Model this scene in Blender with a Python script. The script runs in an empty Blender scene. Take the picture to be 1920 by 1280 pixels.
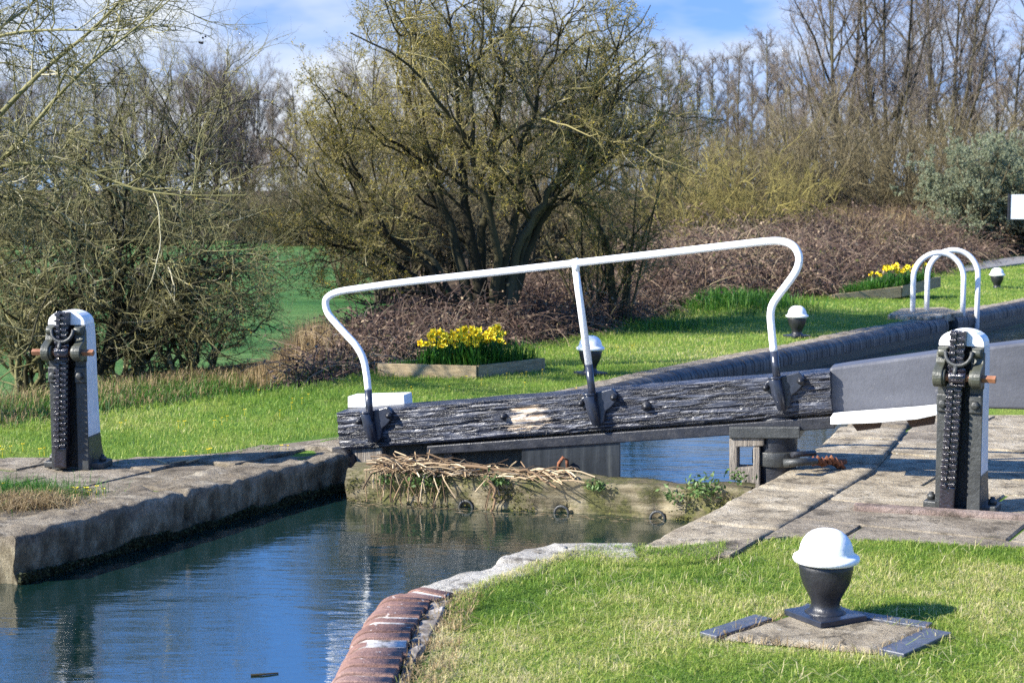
import bpy, math, random
import numpy as np
from mathutils import Vector, Matrix
R_ = math.radians
S = bpy.context.scene
COL = S.collection

# ------------------------------------------------------------------ camera, sky, sun, exposure
CAM_H, FPX, HOR = 2.0, 3000.0, 350.0
PITCH = math.atan((640 - HOR) / FPX)
cam_d = bpy.data.cameras.new('camera'); cam = bpy.data.objects.new('camera', cam_d); COL.objects.link(cam)
cam.location = (0, 0, CAM_H); cam.rotation_euler = (math.pi / 2 - PITCH, 0, 0)
cam_d.sensor_width = 36; cam_d.lens = FPX / 1920 * 36; cam_d.clip_end = 3000
cam_d.dof.use_dof = True; cam_d.dof.focus_distance = 10.6; cam_d.dof.aperture_fstop = 4.5
S.camera = cam

SUN_FROM = Vector((-1.5, -0.58, 1.04)).normalized()
SUN_EL = math.asin(SUN_FROM.z); SUN_AZ = math.atan2(SUN_FROM.x, SUN_FROM.y)
sun_d = bpy.data.lights.new('sun', 'SUN'); sun_d.energy = 5.0; sun_d.angle = R_(0.5); sun_d.color = (1, 0.945, 0.84)
sun = bpy.data.objects.new('sun', sun_d); COL.objects.link(sun)
sun.rotation_euler = SUN_FROM.to_track_quat('Z', 'Y').to_euler()

W = bpy.data.worlds.new('World'); S.world = W; W.use_nodes = True
nt = W.node_tree; nt.nodes.clear()
def wn(t, **k):
    n = nt.nodes.new(t)
    for a, b in k.items(): setattr(n, a, b)
    return n
tc = wn('ShaderNodeTexCoord')
lift = wn('ShaderNodeVectorMath', operation='ADD'); lift.inputs[1].default_value = (0, 0, 0.115)
nt.links.new(tc.outputs['Generated'], lift.inputs[0])
nrm = wn('ShaderNodeVectorMath', operation='NORMALIZE'); nt.links.new(lift.outputs[0], nrm.inputs[0])
sky = wn('ShaderNodeTexSky'); sky.sky_type = 'NISHITA'; sky.sun_disc = False
sky.sun_elevation = SUN_EL; sky.sun_rotation = SUN_AZ; sky.air_density = 1.1; sky.dust_density = 0.3; sky.ozone_density = 3.0
nt.links.new(nrm.outputs[0], sky.inputs[0])
tint = wn('ShaderNodeMix', data_type='RGBA', blend_type='MULTIPLY'); tint.inputs[0].default_value = 1
nt.links.new(sky.outputs[0], tint.inputs[6]); tint.inputs[7].default_value = (0.76, 0.91, 1.30, 1)
mp = wn('ShaderNodeMapping'); mp.inputs['Scale'].default_value = (2.6, 2.6, 7.5); mp.inputs['Location'].default_value = (0.35, 0.2, 0.1)
nt.links.new(tc.outputs['Generated'], mp.inputs[0])
cn = wn('ShaderNodeTexNoise'); cn.inputs['Scale'].default_value = 1.7; cn.inputs['Detail'].default_value = 5; cn.inputs['Roughness'].default_value = 0.52
nt.links.new(mp.outputs[0], cn.inputs[0])
cr = wn('ShaderNodeValToRGB'); cr.color_ramp.elements[0].position = 0.40; cr.color_ramp.elements[1].position = 0.59
nt.links.new(cn.outputs[0], cr.inputs[0])
sxyz = wn('ShaderNodeSeparateXYZ'); nt.links.new(tc.outputs['Generated'], sxyz.inputs[0])
hi = wn('ShaderNodeMapRange'); hi.inputs[1].default_value = 0.11; hi.inputs[2].default_value = 0.19; hi.inputs[3].default_value = 1.0; hi.inputs[4].default_value = 0.06
nt.links.new(sxyz.outputs[2], hi.inputs[0])
cmul = wn('ShaderNodeMath', operation='MULTIPLY'); nt.links.new(cr.outputs[0], cmul.inputs[0]); nt.links.new(hi.outputs[0], cmul.inputs[1])
cm = wn('ShaderNodeMix', data_type='RGBA'); nt.links.new(cmul.outputs[0], cm.inputs[0]); hi2 = wn('ShaderNodeMapRange'); hi2.inputs[1].default_value = 0.11; hi2.inputs[2].default_value = 0.22
nt.links.new(sxyz.outputs[2], hi2.inputs[0])
deep = wn('ShaderNodeMix', data_type='RGBA', blend_type='MULTIPLY'); nt.links.new(hi2.outputs[0], deep.inputs[0])
nt.links.new(tint.outputs[2], deep.inputs[6]); deep.inputs[7].default_value = (0.92, 1.5, 1.72, 1)
nt.links.new(deep.outputs[2], cm.inputs[6])
cm.inputs[7].default_value = (5.6, 6.0, 6.6, 1)
bg = wn('ShaderNodeBackground'); bg.inputs[1].default_value = 0.062; nt.links.new(cm.outputs[2], bg.inputs[0])
wo = wn('ShaderNodeOutputWorld'); nt.links.new(bg.outputs[0], wo.inputs[0])

S.view_settings.view_transform = 'Standard'; S.view_settings.look = 'None'; S.view_settings.gamma = 1
S.view_settings.exposure = 1.42; S.view_settings.use_curve_mapping = False
S.render.engine = 'CYCLES'
S.cycles.max_bounces = 6; S.cycles.diffuse_bounces = 3; S.cycles.glossy_bounces = 3; S.cycles.transmission_bounces = 3
S.cycles.use_denoising = False; S.cycles.sample_clamp_indirect = 4.0

# ------------------------------------------------------------------ helpers: pixels to world
def ray(px, py):
    x = (px - 960) / FPX; y = -(py - 640) / FPX
    c, s = math.cos(PITCH), math.sin(PITCH)
    return Vector((x, c + y * s, -s + y * c))
def gp(px, py, z=0.0):
    d = ray(px, py); t = (z - CAM_H) / d.z
    return Vector((d.x * t, d.y * t, z))
def dp(px, py, Y):
    d = ray(px, py); t = Y / d.y
    return Vector((d.x * t, Y, CAM_H + d.z * t))

# ------------------------------------------------------------------ helpers: objects
def tag(o, label=None, cat=None, group=None, kind=None):
    if label: o['label'] = label
    if cat: o['category'] = cat
    if group: o['group'] = group
    if kind: o['kind'] = kind
    return o
def empty(name, label, cat, loc=(0, 0, 0), rot=(0, 0, 0), group=None):
    o = bpy.data.objects.new(name, None); COL.objects.link(o); o.location = loc; o.rotation_euler = rot
    o.empty_display_size = 0.1
    return tag(o, label, cat, group)
def link_mesh(name, me, mat, parent=None):
    o = bpy.data.objects.new(name, me); COL.objects.link(o)
    for m in (mat if isinstance(mat, (list, tuple)) else [mat]): me.materials.append(m)
    if parent: o.parent = parent
    return o
def np_mesh(name, V, quads=None, tris=None, attr=None, smooth=False, midx=None):
    me = bpy.data.meshes.new(name)
    V = np.asarray(V, np.float32)
    quads = np.zeros((0, 4), np.int32) if quads is None or len(quads) == 0 else np.asarray(quads, np.int32)
    tris = np.zeros((0, 3), np.int32) if tris is None or len(tris) == 0 else np.asarray(tris, np.int32)
    me.vertices.add(len(V)); me.vertices.foreach_set('co', V.ravel())
    nl = quads.size + tris.size; me.loops.add(nl)
    me.loops.foreach_set('vertex_index', np.concatenate([quads.ravel(), tris.ravel()]))
    npol = len(quads) + len(tris); me.polygons.add(npol)
    st = np.concatenate([np.arange(len(quads)) * 4, quads.size + np.arange(len(tris)) * 3]).astype(np.int32)
    me.polygons.foreach_set('loop_start', st)
    if midx is not None: me.polygons.foreach_set('material_index', np.asarray(midx, np.int32))
    me.polygons.foreach_set('use_smooth', np.full(npol, smooth))
    me.update(calc_edges=True)
    if attr is not None:
        a = me.attributes.new('tint', 'FLOAT', 'POINT'); a.data.foreach_set('value', np.asarray(attr, np.float32))
    return me

class MB:
    """collects shapes with faces of any size, becomes one mesh object"""
    def __init__(s): s.v, s.f, s.m, s.sm = [], [], [], []
    def add(s, vs, fs, mi=0, smooth=False, mat=None):
        b = len(s.v)
        for p in vs: s.v.append(tuple(mat @ Vector(p)) if mat else tuple(p))
        for f in fs: s.f.append([b + i for i in f]); s.m.append(mi); s.sm.append(smooth)
    def box(s, c, d, rot=None, mi=0):
        x, y, z = d[0] / 2, d[1] / 2, d[2] / 2
        vs = [(a, b, e) for e in (-z, z) for b in (-y, y) for a in (-x, x)]
        M = Matrix.Translation(c) @ (rot.to_4x4() if rot else Matrix())
        s.add(vs, [(0, 2, 3, 1), (4, 5, 7, 6), (0, 1, 5, 4), (1, 3, 7, 5), (3, 2, 6, 7), (2, 0, 4, 6)], mi, False, M)
    def prism(s, poly, off, mi=0, mis=None):
        """poly: list of 3-D points; off: extrusion vector"""
        n = len(poly); off = Vector(off)
        a = [Vector(p) for p in poly]; b = [p + off for p in a]
        s.add(a + b, [list(range(n)), list(range(2 * n - 1, n - 1, -1))], mi)
        k = len(s.v) - 2 * n
        for i in range(n):
            j = (i + 1) % n
            s.f.append([k + i, k + n + i, k + n + j, k + j]); s.m.append(mi if mis is None else mis); s.sm.append(False)
    def tube(s, pts, r, n=12, mi=0, cap=True):
        pts = [Vector(p) for p in pts]; m = len(pts)
        rs = r if isinstance(r, (list, tuple)) else [r] * m
        up = None; vs = []
        for i, p in enumerate(pts):
            t = (pts[min(i + 1, m - 1)] - pts[max(i - 1, 0)]).normalized()
            if up is None:
                up = Vector((0, 0, 1)) if abs(t.z) < 0.9 else Vector((1, 0, 0))
            up = (up - t * up.dot(t)).normalized(); w = t.cross(up)
            for k in range(n):
                a = 2 * math.pi * k / n
                vs.append(p + (up * math.cos(a) + w * math.sin(a)) * rs[i])
        fs = [(i * n + k, i * n + (k + 1) % n, (i + 1) * n + (k + 1) % n, (i + 1) * n + k) for i in range(m - 1) for k in range(n)]
        s.add(vs, fs, mi, True)
        if cap:
            b = len(s.v) - len(vs)
            s.f.append([b + k for k in range(n - 1, -1, -1)]); s.m.append(mi); s.sm.append(False)
            s.f.append([b + (m - 1) * n + k for k in range(n)]); s.m.append(mi); s.sm.append(False)
    def lathe(s, prof, c=(0, 0, 0), n=40, mi=0, axis='z'):
        vs = []
        for r, z in prof:
            for k in range(n):
                a = 2 * math.pi * k / n
                p = (r * math.cos(a), r * math.sin(a), z) if axis == 'z' else (z, r * math.cos(a), r * math.sin(a))
                vs.append((p[0] + c[0], p[1] + c[1], p[2] + c[2]))
        m = len(prof)
        s.add(vs, [(i * n + k, i * n + (k + 1) % n, (i + 1) * n + (k + 1) % n, (i + 1) * n + k) for i in range(m - 1) for k in range(n)], mi, True)
        b = len(s.v) - len(vs)
        if prof[0][0] > 1e-4: s.f.append([b + k for k in range(n - 1, -1, -1)]); s.m.append(mi); s.sm.append(False)
        if prof[-1][0] > 1e-4: s.f.append([b + (m - 1) * n + k for k in range(n)]); s.m.append(mi); s.sm.append(False)
    def build(s, name, mat, parent=None, bevel=0, seg=2):
        me = bpy.data.meshes.new(name); me.from_pydata(s.v, [], s.f)
        me.polygons.foreach_set('material_index', s.m); me.polygons.foreach_set('use_smooth', s.sm); me.update()
        o = link_mesh(name, me, mat, parent)
        import bmesh
        bm = bmesh.new(); bm.from_mesh(me); bmesh.ops.recalc_face_normals(bm, faces=bm.faces); bm.to_mesh(me); bm.free()
        if bevel:
            b = o.modifiers.new('bevel', 'BEVEL'); b.width = bevel; b.segments = seg; b.limit_method = 'ANGLE'; b.angle_limit = R_(40)
        return o

# ------------------------------------------------------------------ helpers: noise, polygons
def vnoise(x, y, seed=0):
    x = np.asarray(x, float); y = np.asarray(y, float)
    xi = np.floor(x).astype(np.int64); yi = np.floor(y).astype(np.int64); fx = x - xi; fy = y - yi
    fx = fx * fx * (3 - 2 * fx); fy = fy * fy * (3 - 2 * fy)
    def h(a, b):
        n = (a * 374761393 + b * 668265263 + seed * 974711) & 0x7fffffff
        n = ((n ^ (n >> 13)) * 1274126177) & 0x7fffffff
        return ((n ^ (n >> 16)) & 0xffff) / 65535.0
    return (h(xi, yi) * (1 - fx) + h(xi + 1, yi) * fx) * (1 - fy) + (h(xi, yi + 1) * (1 - fx) + h(xi + 1, yi + 1) * fx) * fy
def fbm(x, y, seed=0, o=4):
    s = 0; a = 0.5; t = 0
    for k in range(o):
        s = s + a * vnoise(np.asarray(x) * 2 ** k, np.asarray(y) * 2 ** k, seed + k); t += a; a *= 0.55
    return s / t
def inpoly(x, y, P):
    x = np.asarray(x); y = np.asarray(y); c = np.zeros(x.shape, bool); n = len(P); j = n - 1
    for i in range(n):
        xi, yi = P[i][0], P[i][1]; xj, yj = P[j][0], P[j][1]
        cond = ((yi > y) != (yj > y)) & (x < (xj - xi) * (y - yi) / (yj - yi + 1e-12) + xi)
        c ^= cond; j = i
    return c
def dpoly(x, y, P, closed=True):
    """distance to the polyline P"""
    d = np.full(np.shape(x), 1e9); n = len(P)
    for i in range(n if closed else n - 1):
        ax, ay = P[i][0], P[i][1]; bx, by = P[(i + 1) % n][0], P[(i + 1) % n][1]
        vx, vy = bx - ax, by - ay; L = vx * vx + vy * vy + 1e-12
        t = np.clip(((x - ax) * vx + (y - ay) * vy) / L, 0, 1)
        d = np.minimum(d, np.hypot(x - ax - t * vx, y - ay - t * vy))
    return d
def sstep(a, b, x):
    t = np.clip((x - a) / (b - a), 0, 1); return t * t * (3 - 2 * t)

# ------------------------------------------------------------------ helpers: materials
class NT:
    def __init__(s, name):
        s.m = bpy.data.materials.new(name); s.m.use_nodes = True; s.t = s.m.node_tree
        s.b = s.t.nodes['Principled BSDF']; s.out = s.t.nodes['Material Output']; s._c = None
    def n(s, t, **k):
        x = s.t.nodes.new(t)
        for a, b in k.items(): setattr(x, a, b)
        return x
    def l(s, a, b): s.t.links.new(a, b)
    def coord(s, scale=(1, 1, 1), rot=(0, 0, 0)):
        if s._c is None: s._c = s.n('ShaderNodeTexCoord')
        m = s.n('ShaderNodeMapping'); m.inputs['Scale'].default_value = scale; m.inputs['Rotation'].default_value = rot
        s.l(s._c.outputs['Object'], m.inputs[0]); return m.outputs[0]
    def noise(s, scale, detail=5, rough=0.55, vs=(1, 1, 1), dist=0.0):
        x = s.n('ShaderNodeTexNoise'); x.inputs['Scale'].default_value = scale; x.inputs['Detail'].default_value = detail
        x.inputs['Roughness'].default_value = rough; x.inputs['Distortion'].default_value = dist
        s.l(s.coord(vs), x.inputs[0]); return x.outputs[0]
    def ramp(s, fac, stops, interp='LINEAR'):
        r = s.n('ShaderNodeValToRGB'); e = r.color_ramp.elements; r.color_ramp.interpolation = interp
        while len(e) < len(stops): e.new(0.5)
        for i, (p, c) in enumerate(stops):
            e[i].position = p
            e[i].color = (c, c, c, 1) if isinstance(c, (int, float)) else (c[0], c[1], c[2], 1)
        s.l(fac, r.inputs[0]); return r.outputs[0]
    def mix(s, fac, a, b, blend='MIX'):
        x = s.n('ShaderNodeMix', data_type='RGBA', blend_type=blend)
        for i, v in ((0, fac), (6, a), (7, b)):
            if isinstance(v, (int, float)): x.inputs[i].default_value = v
            elif isinstance(v, tuple): x.inputs[i].default_value = (v[0], v[1], v[2], 1)
            else: s.l(v, x.inputs[i])
        return x.outputs[2]
    def math(s, op, a, b=0.0):
        x = s.n('ShaderNodeMath', operation=op)
        for i, v in enumerate((a, b)):
            if isinstance(v, (int, float)): x.inputs[i].default_value = v
            else: s.l(v, x.inputs[i])
        return x.outputs[0]
    def sep(s):
        if s._c is None: s._c = s.n('ShaderNodeTexCoord')
        x = s.n('ShaderNodeSeparateXYZ'); s.l(s._c.outputs['Object'], x.inputs[0]); return x.outputs
    def attr(s, name='tint'):
        x = s.n('ShaderNodeAttribute'); x.attribute_name = name; return x.outputs['Fac']
    def bump(s, h, dist=0.01, strength=1.0, prev=None):
        x = s.n('ShaderNodeBump'); x.inputs['Distance'].default_value = dist; x.inputs['Strength'].default_value = strength
        s.l(h, x.inputs['Height'])
        if prev is not None: s.l(prev, x.inputs['Normal'])
        return x.outputs[0]
    def done(s, col=None, rough=0.6, normal=None, spec=0.5, metal=0.0):
        b = s.b
        if col is not None:
            if isinstance(col, tuple): b.inputs['Base Color'].default_value = (col[0], col[1], col[2], 1)
            else: s.l(col, b.inputs['Base Color'])
        if isinstance(rough, (int, float)): b.inputs['Roughness'].default_value = rough
        else: s.l(rough, b.inputs['Roughness'])
        if normal is not None: s.l(normal, b.inputs['Normal'])
        b.inputs['Specular IOR Level'].default_value = spec; b.inputs['Metallic'].default_value = metal
        return s.m

def mat_plain(name, stops, scale=8, rough=0.6, bump=0.0, bscale=40, vs=(1, 1, 1), spec=0.5, metal=0, detail=6):
    N = NT(name); c = N.ramp(N.noise(scale, detail, 0.6, vs), stops)
    nr = N.bump(N.noise(bscale, 6, 0.6, vs), bump) if bump else None
    return N.done(c, rough, nr, spec, metal)
def mat_leaf(name, stops, rough=0.6, trans=0.3, spec=0.25, jitter=0.0, jscale=2.0):
    """blades, leaves and twigs: colour from the per-piece 'tint' value"""
    N = NT(name); f = N.attr()
    if jitter:
        f = N.math('ADD', f, N.math('MULTIPLY', N.math('SUBTRACT', N.noise(jscale, 3), 0.5), jitter))
    c = N.ramp(f, stops); N.done(c, rough, None, spec)
    if trans:
        t = N.n('ShaderNodeBsdfTranslucent'); N.l(c, t.inputs[0]); x = N.n('ShaderNodeMixShader'); x.inputs[0].default_value = trans
        N.l(N.b.outputs[0], x.inputs[1]); N.l(t.outputs[0], x.inputs[2]); N.l(x.outputs[0], N.out.inputs[0])
    return N.m

def mat_stone(name, dark, mid, light, moss=True, lich=0.66, zm=-0.17, warm=None):
    N = NT(name)
    c = N.ramp(N.noise(3.5, 8, 0.65), [(0.25, dark), (0.5, mid), (0.75, light)])
    fine = N.noise(70, 5, 0.7)
    c = N.mix(0.4, c, N.ramp(fine, [(0.3, 0.28), (0.7, 0.9)]), 'OVERLAY')
    spots = N.ramp(N.noise(16, 4, 0.6), [(lich, 0.0), (lich + 0.06, 1.0)])
    c = N.mix(N.math('MULTIPLY', spots, 0.8), c, (0.55, 0.53, 0.47))
    dk = N.ramp(N.noise(5.5, 8, 0.75), [(0.5, 0.0), (0.62, 0.8)])
    vo = N.n('ShaderNodeTexVoronoi', feature='DISTANCE_TO_EDGE'); vo.inputs['Scale'].default_value = 1.6; nz_ = N.noise(5, 5, 0.7); vadd = N.n('ShaderNodeVectorMath', operation='ADD'); N.l(N.coord(), vadd.inputs[0]); N.l(nz_, vadd.inputs[1]); N.l(vadd.outputs[0], vo.inputs['Vector'])
    crk = N.math('MULTIPLY', N.ramp(vo.outputs['Distance'], [(0.0, 1.0), (0.018, 0.0)]), N.ramp(N.noise(1.7, 3), [(0.5, 0.0), (0.58, 0.9)]))
    c = N.mix(dk, c, (0.065, 0.053, 0.037)); c = N.mix(crk, c, (0.02, 0.016, 0.01))
    rough = 0.85
    if moss:
        z = N.sep()[2]
        f = N.math('ADD', z, N.math('MULTIPLY', N.math('SUBTRACT', N.noise(9, 5), 0.5), 0.22))
        f1 = N.ramp(N.math('ADD', N.math('MULTIPLY', f, 2.0), 0.5), [(0.5 + 2 * zm - 0.04, 1.0), (0.5 + 2 * zm + 0.05, 0.0)])
        c = N.mix(f1, c, N.ramp(N.noise(40, 4), [(0.35, (0.006, 0.008, 0.003)), (0.7, (0.03, 0.035, 0.01))]))
        f2 = N.ramp(N.math('ADD', N.math('MULTIPLY', f, 2.0), 0.5), [(0.36, 0.85), (0.47, 0.0)])
        c = N.mix(f2, c, N.ramp(N.noise(9, 7, 0.7, (1, 1, 0.6)), [(0.33, (0.03, 0.023, 0.012)), (0.48, (0.12, 0.098, 0.056)), (0.68, (0.31, 0.27, 0.18))]))
    nr = N.bump(N.noise(22, 9, 0.75), 0.035)
    nr = N.bump(N.noise(120, 4, 0.7), 0.004, 1.0, nr)
    return N.done(c, rough, nr, 0.25)

M = {}
M['stone'] = mat_stone('weathered coping stone', (0.085, 0.066, 0.045), (0.205, 0.17, 0.12), (0.38, 0.335, 0.255), zm=-0.185)
M['stone_pale'] = mat_stone('pale edge stone', (0.24, 0.215, 0.175), (0.43, 0.40, 0.34), (0.58, 0.55, 0.48), moss=True, zm=-0.24)
M['paving'] = mat_stone('paving stone', (0.165, 0.13, 0.086), (0.34, 0.285, 0.20), (0.51, 0.45, 0.345), moss=False, lich=0.63)
M['paving_grey'] = mat_stone('worn grey paving', (0.115, 0.093, 0.066), (0.25, 0.21, 0.155), (0.40, 0.35, 0.275), moss=False)  # darker, greyer paving stone tone
M['red_stone'] = mat_stone('reddish kerb stone', (0.15, 0.105, 0.085), (0.24, 0.178, 0.148), (0.35, 0.285, 0.245), moss=False)

def mat_brick(name, a, b, c, white):
    N = NT(name); f = N.attr()
    col = N.ramp(f, [(0.0, a), (0.5, b), (1.0, c)])
    col = N.mix(0.5, col, N.ramp(N.noise(40, 5, 0.7), [(0.3, 0.25), (0.7, 0.85)]), 'OVERLAY')
    sp = N.ramp(N.noise(22, 5, 0.65, (1, 1, 1)), [(0.635, 0.0), (0.68, 1.0)])
    col = N.mix(N.math('MULTIPLY', sp, white), col, (0.62, 0.58, 0.53))
    ms = N.ramp(N.noise(9, 5, 0.7), [(0.64, 0.0), (0.72, 0.9)])
    col = N.mix(ms, col, (0.045, 0.04, 0.012))
    return N.done(col, 0.7, N.bump(N.noise(60, 6, 0.7), 0.006), 0.3)
M['brick_red'] = mat_brick('red bullnose brick', (0.15, 0.082, 0.062), (0.19, 0.108, 0.084), (0.22, 0.14, 0.115), 0.9)
N = NT('black engineering brick'); c = N.ramp(N.attr(), [(0.0, (0.016, 0.016, 0.017)), (0.7, (0.034, 0.033, 0.033)), (1.0, (0.065, 0.062, 0.058))])
c = N.mix(N.ramp(N.noise(14, 5, 0.7), [(0.6, 0.0), (0.75, 0.6)]), c, (0.17, 0.16, 0.15))
zz = N.sep()[2]; zf = N.ramp(N.math('ADD', N.math('MULTIPLY', N.math('ADD', zz, N.math('MULTIPLY', N.noise(6, 4), 0.12)), 2.0), 0.5), [(0.18, 0.9), (0.36, 0.0)])
c = N.mix(zf, c, (0.025, 0.026, 0.012))
M['brick_black'] = N.done(c, 0.5, N.bump(N.noise(50, 5), 0.006), 0.4)
M['mortar'] = mat_plain('pale mortar', [(0.35, (0.06, 0.045, 0.03)), (0.5, (0.17, 0.15, 0.13)), (0.7, (0.42, 0.39, 0.35))], 14, 0.9, 0.004)
N = NT('white gloss paint'); c = N.ramp(N.noise(6, 6, 0.65), [(0.3, (0.70, 0.70, 0.67)), (0.5, (0.80, 0.80, 0.79)), (0.9, (0.83, 0.83, 0.82))])
c = N.mix(N.ramp(N.noise(45, 5, 0.7), [(0.69, 0.0), (0.73, 0.8)]), c, (0.22, 0.16, 0.11))
M['mortar_pale'] = mat_plain('lichened joints', [(0.38, (0.09, 0.07, 0.05)), (0.5, (0.38, 0.36, 0.33)), (0.7, (0.62, 0.6, 0.56))], 11, 0.9, 0.004)
M['white'] = N.done(c, 0.38, N.bump(N.noise(35, 5, 0.6), 0.0025), 0.45)
N = NT('chipped white paint'); c = N.ramp(N.noise(6, 6, 0.7), [(0.3, (0.66, 0.66, 0.63)), (0.6, (0.8, 0.8, 0.78))])
c = N.mix(N.ramp(N.noise(35, 6, 0.7), [(0.66, 0.0), (0.7, 1.0)]), c, (0.12, 0.10, 0.08))
M['white_old'] = N.done(c, 0.5, N.bump(N.noise(40, 6, 0.7), 0.003), 0.4)
N = NT('white paint on stand'); c = N.ramp(N.noise(7, 6, 0.7), [(0.3, (0.5, 0.51, 0.53)), (0.6, (0.64, 0.65, 0.67))])
c = N.mix(N.ramp(N.noise(60, 6, 0.7), [(0.64, 0.0), (0.68, 1.0)]), c, (0.14, 0.12, 0.10))
M['white_stand'] = N.done(c, 0.5, N.bump(N.noise(50, 6, 0.7), 0.002), 0.4)
N = NT('worn black gloss paint'); c = N.ramp(N.noise(9, 6, 0.6), [(0.3, (0.008, 0.009, 0.012)), (0.7, (0.022, 0.023, 0.028))])
c = N.mix(N.ramp(N.noise(24, 7, 0.75), [(0.62, 0.0), (0.70, 0.55)]), c, (0.085, 0.078, 0.068))
M['black'] = N.done(c, N.ramp(N.noise(12, 5, 0.7), [(0.35, 0.28), (0.7, 0.6)]), N.bump(N.noise(45, 6, 0.65), 0.004), 0.5)
M['black_blue'] = mat_plain('glossy blue-black paint', [(0.3, (0.014, 0.017, 0.026)), (0.7, (0.03, 0.035, 0.05))], 9, 0.25, 0.003, 30)
N = NT('peeling dark green-grey paint'); c = N.ramp(N.noise(6, 7, 0.65), [(0.3, (0.018, 0.019, 0.018)), (0.55, (0.035, 0.037, 0.035)), (0.8, (0.06, 0.062, 0.058))])
c = N.mix(N.ramp(N.noise(28, 6, 0.7), [(0.62, 0.0), (0.65, 1.0)]), c, (0.012, 0.012, 0.011))
M['iron_dark'] = N.done(c, 0.42, N.bump(N.noise(28, 6, 0.7), 0.006), 0.5)
M['iron_olive'] = mat_plain('olive-grey cast iron', [(0.3, (0.03, 0.032, 0.024)), (0.6, (0.06, 0.062, 0.045)), (0.85, (0.1, 0.095, 0.06))], 9, 0.4, 0.003, 60)
M['grease'] = mat_plain('black greased rack', [(0.3, (0.005, 0.004, 0.006)), (0.7, (0.02, 0.015, 0.02))], 30, 0.24, 0.004, 60, spec=0.9)
M['rust'] = mat_plain('orange rusty iron', [(0.3, (0.06, 0.02, 0.01)), (0.55, (0.2, 0.07, 0.03)), (0.8, (0.3, 0.14, 0.07))], 25, 0.85, 0.006, 60)
M['copper'] = mat_plain('worn rusty spindle', [(0.3, (0.2, 0.085, 0.04)), (0.7, (0.36, 0.17, 0.09))], 14, 0.5, 0.001, 60)
N = NT('worn slate grey paint'); c = N.ramp(N.noise(3.5, 7, 0.65, (0.6, 1, 1.4)), [(0.3, (0.058, 0.060, 0.070)), (0.55, (0.082, 0.085, 0.098)), (0.85, (0.135, 0.137, 0.15))])
c = N.mix(N.ramp(N.noise(14, 7, 0.75, (1, 1, 1)), [(0.62, 0.0), (0.68, 0.6)]), c, (0.2, 0.19, 0.18))
c = N.mix(N.ramp(N.noise(8, 6, 0.7, (5, 5, 0.35)), [(0.6, 0.0), (0.75, 0.45)]), c, (0.04, 0.037, 0.033))
M['grey_paint'] = N.done(c, 0.5, N.bump(N.noise(30, 5, 0.6), 0.003), 0.5)
M['grey_paint_plain'] = mat_plain('slate grey paint', [(0.3, (0.062, 0.064, 0.075)), (0.55, (0.085, 0.088, 0.102)), (0.85, (0.13, 0.132, 0.145))], 4, 0.55, 0.002, 30, (0.7, 1, 1.6))
M['wood_raw'] = mat_plain('sawn softwood', [(0.25, (0.17, 0.12, 0.06)), (0.5, (0.30, 0.225, 0.125)), (0.8, (0.4, 0.32, 0.2))], 4, 0.8, 0.004, 14, (1.5, 1.5, 14))
M['wood_grey'] = mat_plain('weathered grey timber', [(0.25, (0.055, 0.045, 0.035)), (0.5, (0.18, 0.155, 0.125)), (0.8, (0.36, 0.325, 0.27))], 3, 0.85, 0.02, 9, (9, 9, 0.9))
M['wood_brown'] = mat_plain('dark brown timber', [(0.3, (0.04, 0.02, 0.01)), (0.7, (0.09, 0.05, 0.028))], 6, 0.8, 0.006, 20, (1, 5, 5))
N = NT('slime-streaked dark steel'); c = N.ramp(N.noise(2.5, 6, 0.65, (6, 6, 0.5)), [(0.3, (0.012, 0.014, 0.016)), (0.55, (0.026, 0.03, 0.034)), (0.8, (0.075, 0.08, 0.075))])
M['steel_panel'] = N.done(c, 0.3, N.bump(N.noise(15, 4), 0.003), 0.5)
M['plank_dark'] = mat_plain('wet dark planks', [(0.3, (0.02, 0.02, 0.014)), (0.55, (0.05, 0.046, 0.03)), (0.8, (0.11, 0.1, 0.06))], 3, 0.7, 0.006, 20, (6, 6, 0.8))
M['slate'] = mat_plain('blue slate edging', [(0.3, (0.045, 0.05, 0.065)), (0.7, (0.085, 0.092, 0.115))], 12, 0.4, 0.002, 50)

# cracked painted timber of the gate top beam (local X runs along the grain)
N = NT('cracked black paint on timber')
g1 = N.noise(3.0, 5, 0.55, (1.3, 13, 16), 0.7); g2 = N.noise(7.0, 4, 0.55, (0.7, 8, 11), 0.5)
h = N.math('ADD', N.ramp(g1, [(0.32, 0.0), (0.5, 0.8), (0.75, 1.0)]), N.math('MULTIPLY', g2, 0.6))
c = N.ramp(g1, [(0.33, (0.002, 0.002, 0.002)), (0.46, (0.012, 0.013, 0.019)), (0.60, (0.034, 0.038, 0.053)), (0.8, (0.085, 0.092, 0.118))])
c = N.mix(N.ramp(g2, [(0.58, 0.0), (0.68, 0.5)]), c, (0.26, 0.27, 0.31))  # pale streaks: worn ridges, and the glints on them painted into the colour
sx, sy, sz = N.sep()
ell = N.math('ADD', N.math('POWER', N.math('MULTIPLY', N.math('SUBTRACT', sx, 1.50), 6.6), 2.0), N.math('POWER', N.math('MULTIPLY', N.math('SUBTRACT', sz, 0.14), 10.0), 2.0))
pm = N.math('ADD', ell, N.math('MULTIPLY', N.math('SUBTRACT', g1, 0.5), 5.0))
pm = N.math('ADD', pm, N.math('MULTIPLY', N.math('SUBTRACT', N.noise(8, 5, 0.7, (0.7, 1, 2)), 0.5), 4.5))
c = N.mix(N.ramp(pm, [(0.4, 1.0), (0.95, 0.0)]), c, N.ramp(g2, [(0.35, (0.25, 0.17, 0.10)), (0.55, (0.55, 0.46, 0.35)), (0.7, (0.66, 0.6, 0.5))]))
M['beam'] = N.done(c, 0.36, N.bump(h, 0.010), 0.6)

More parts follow.
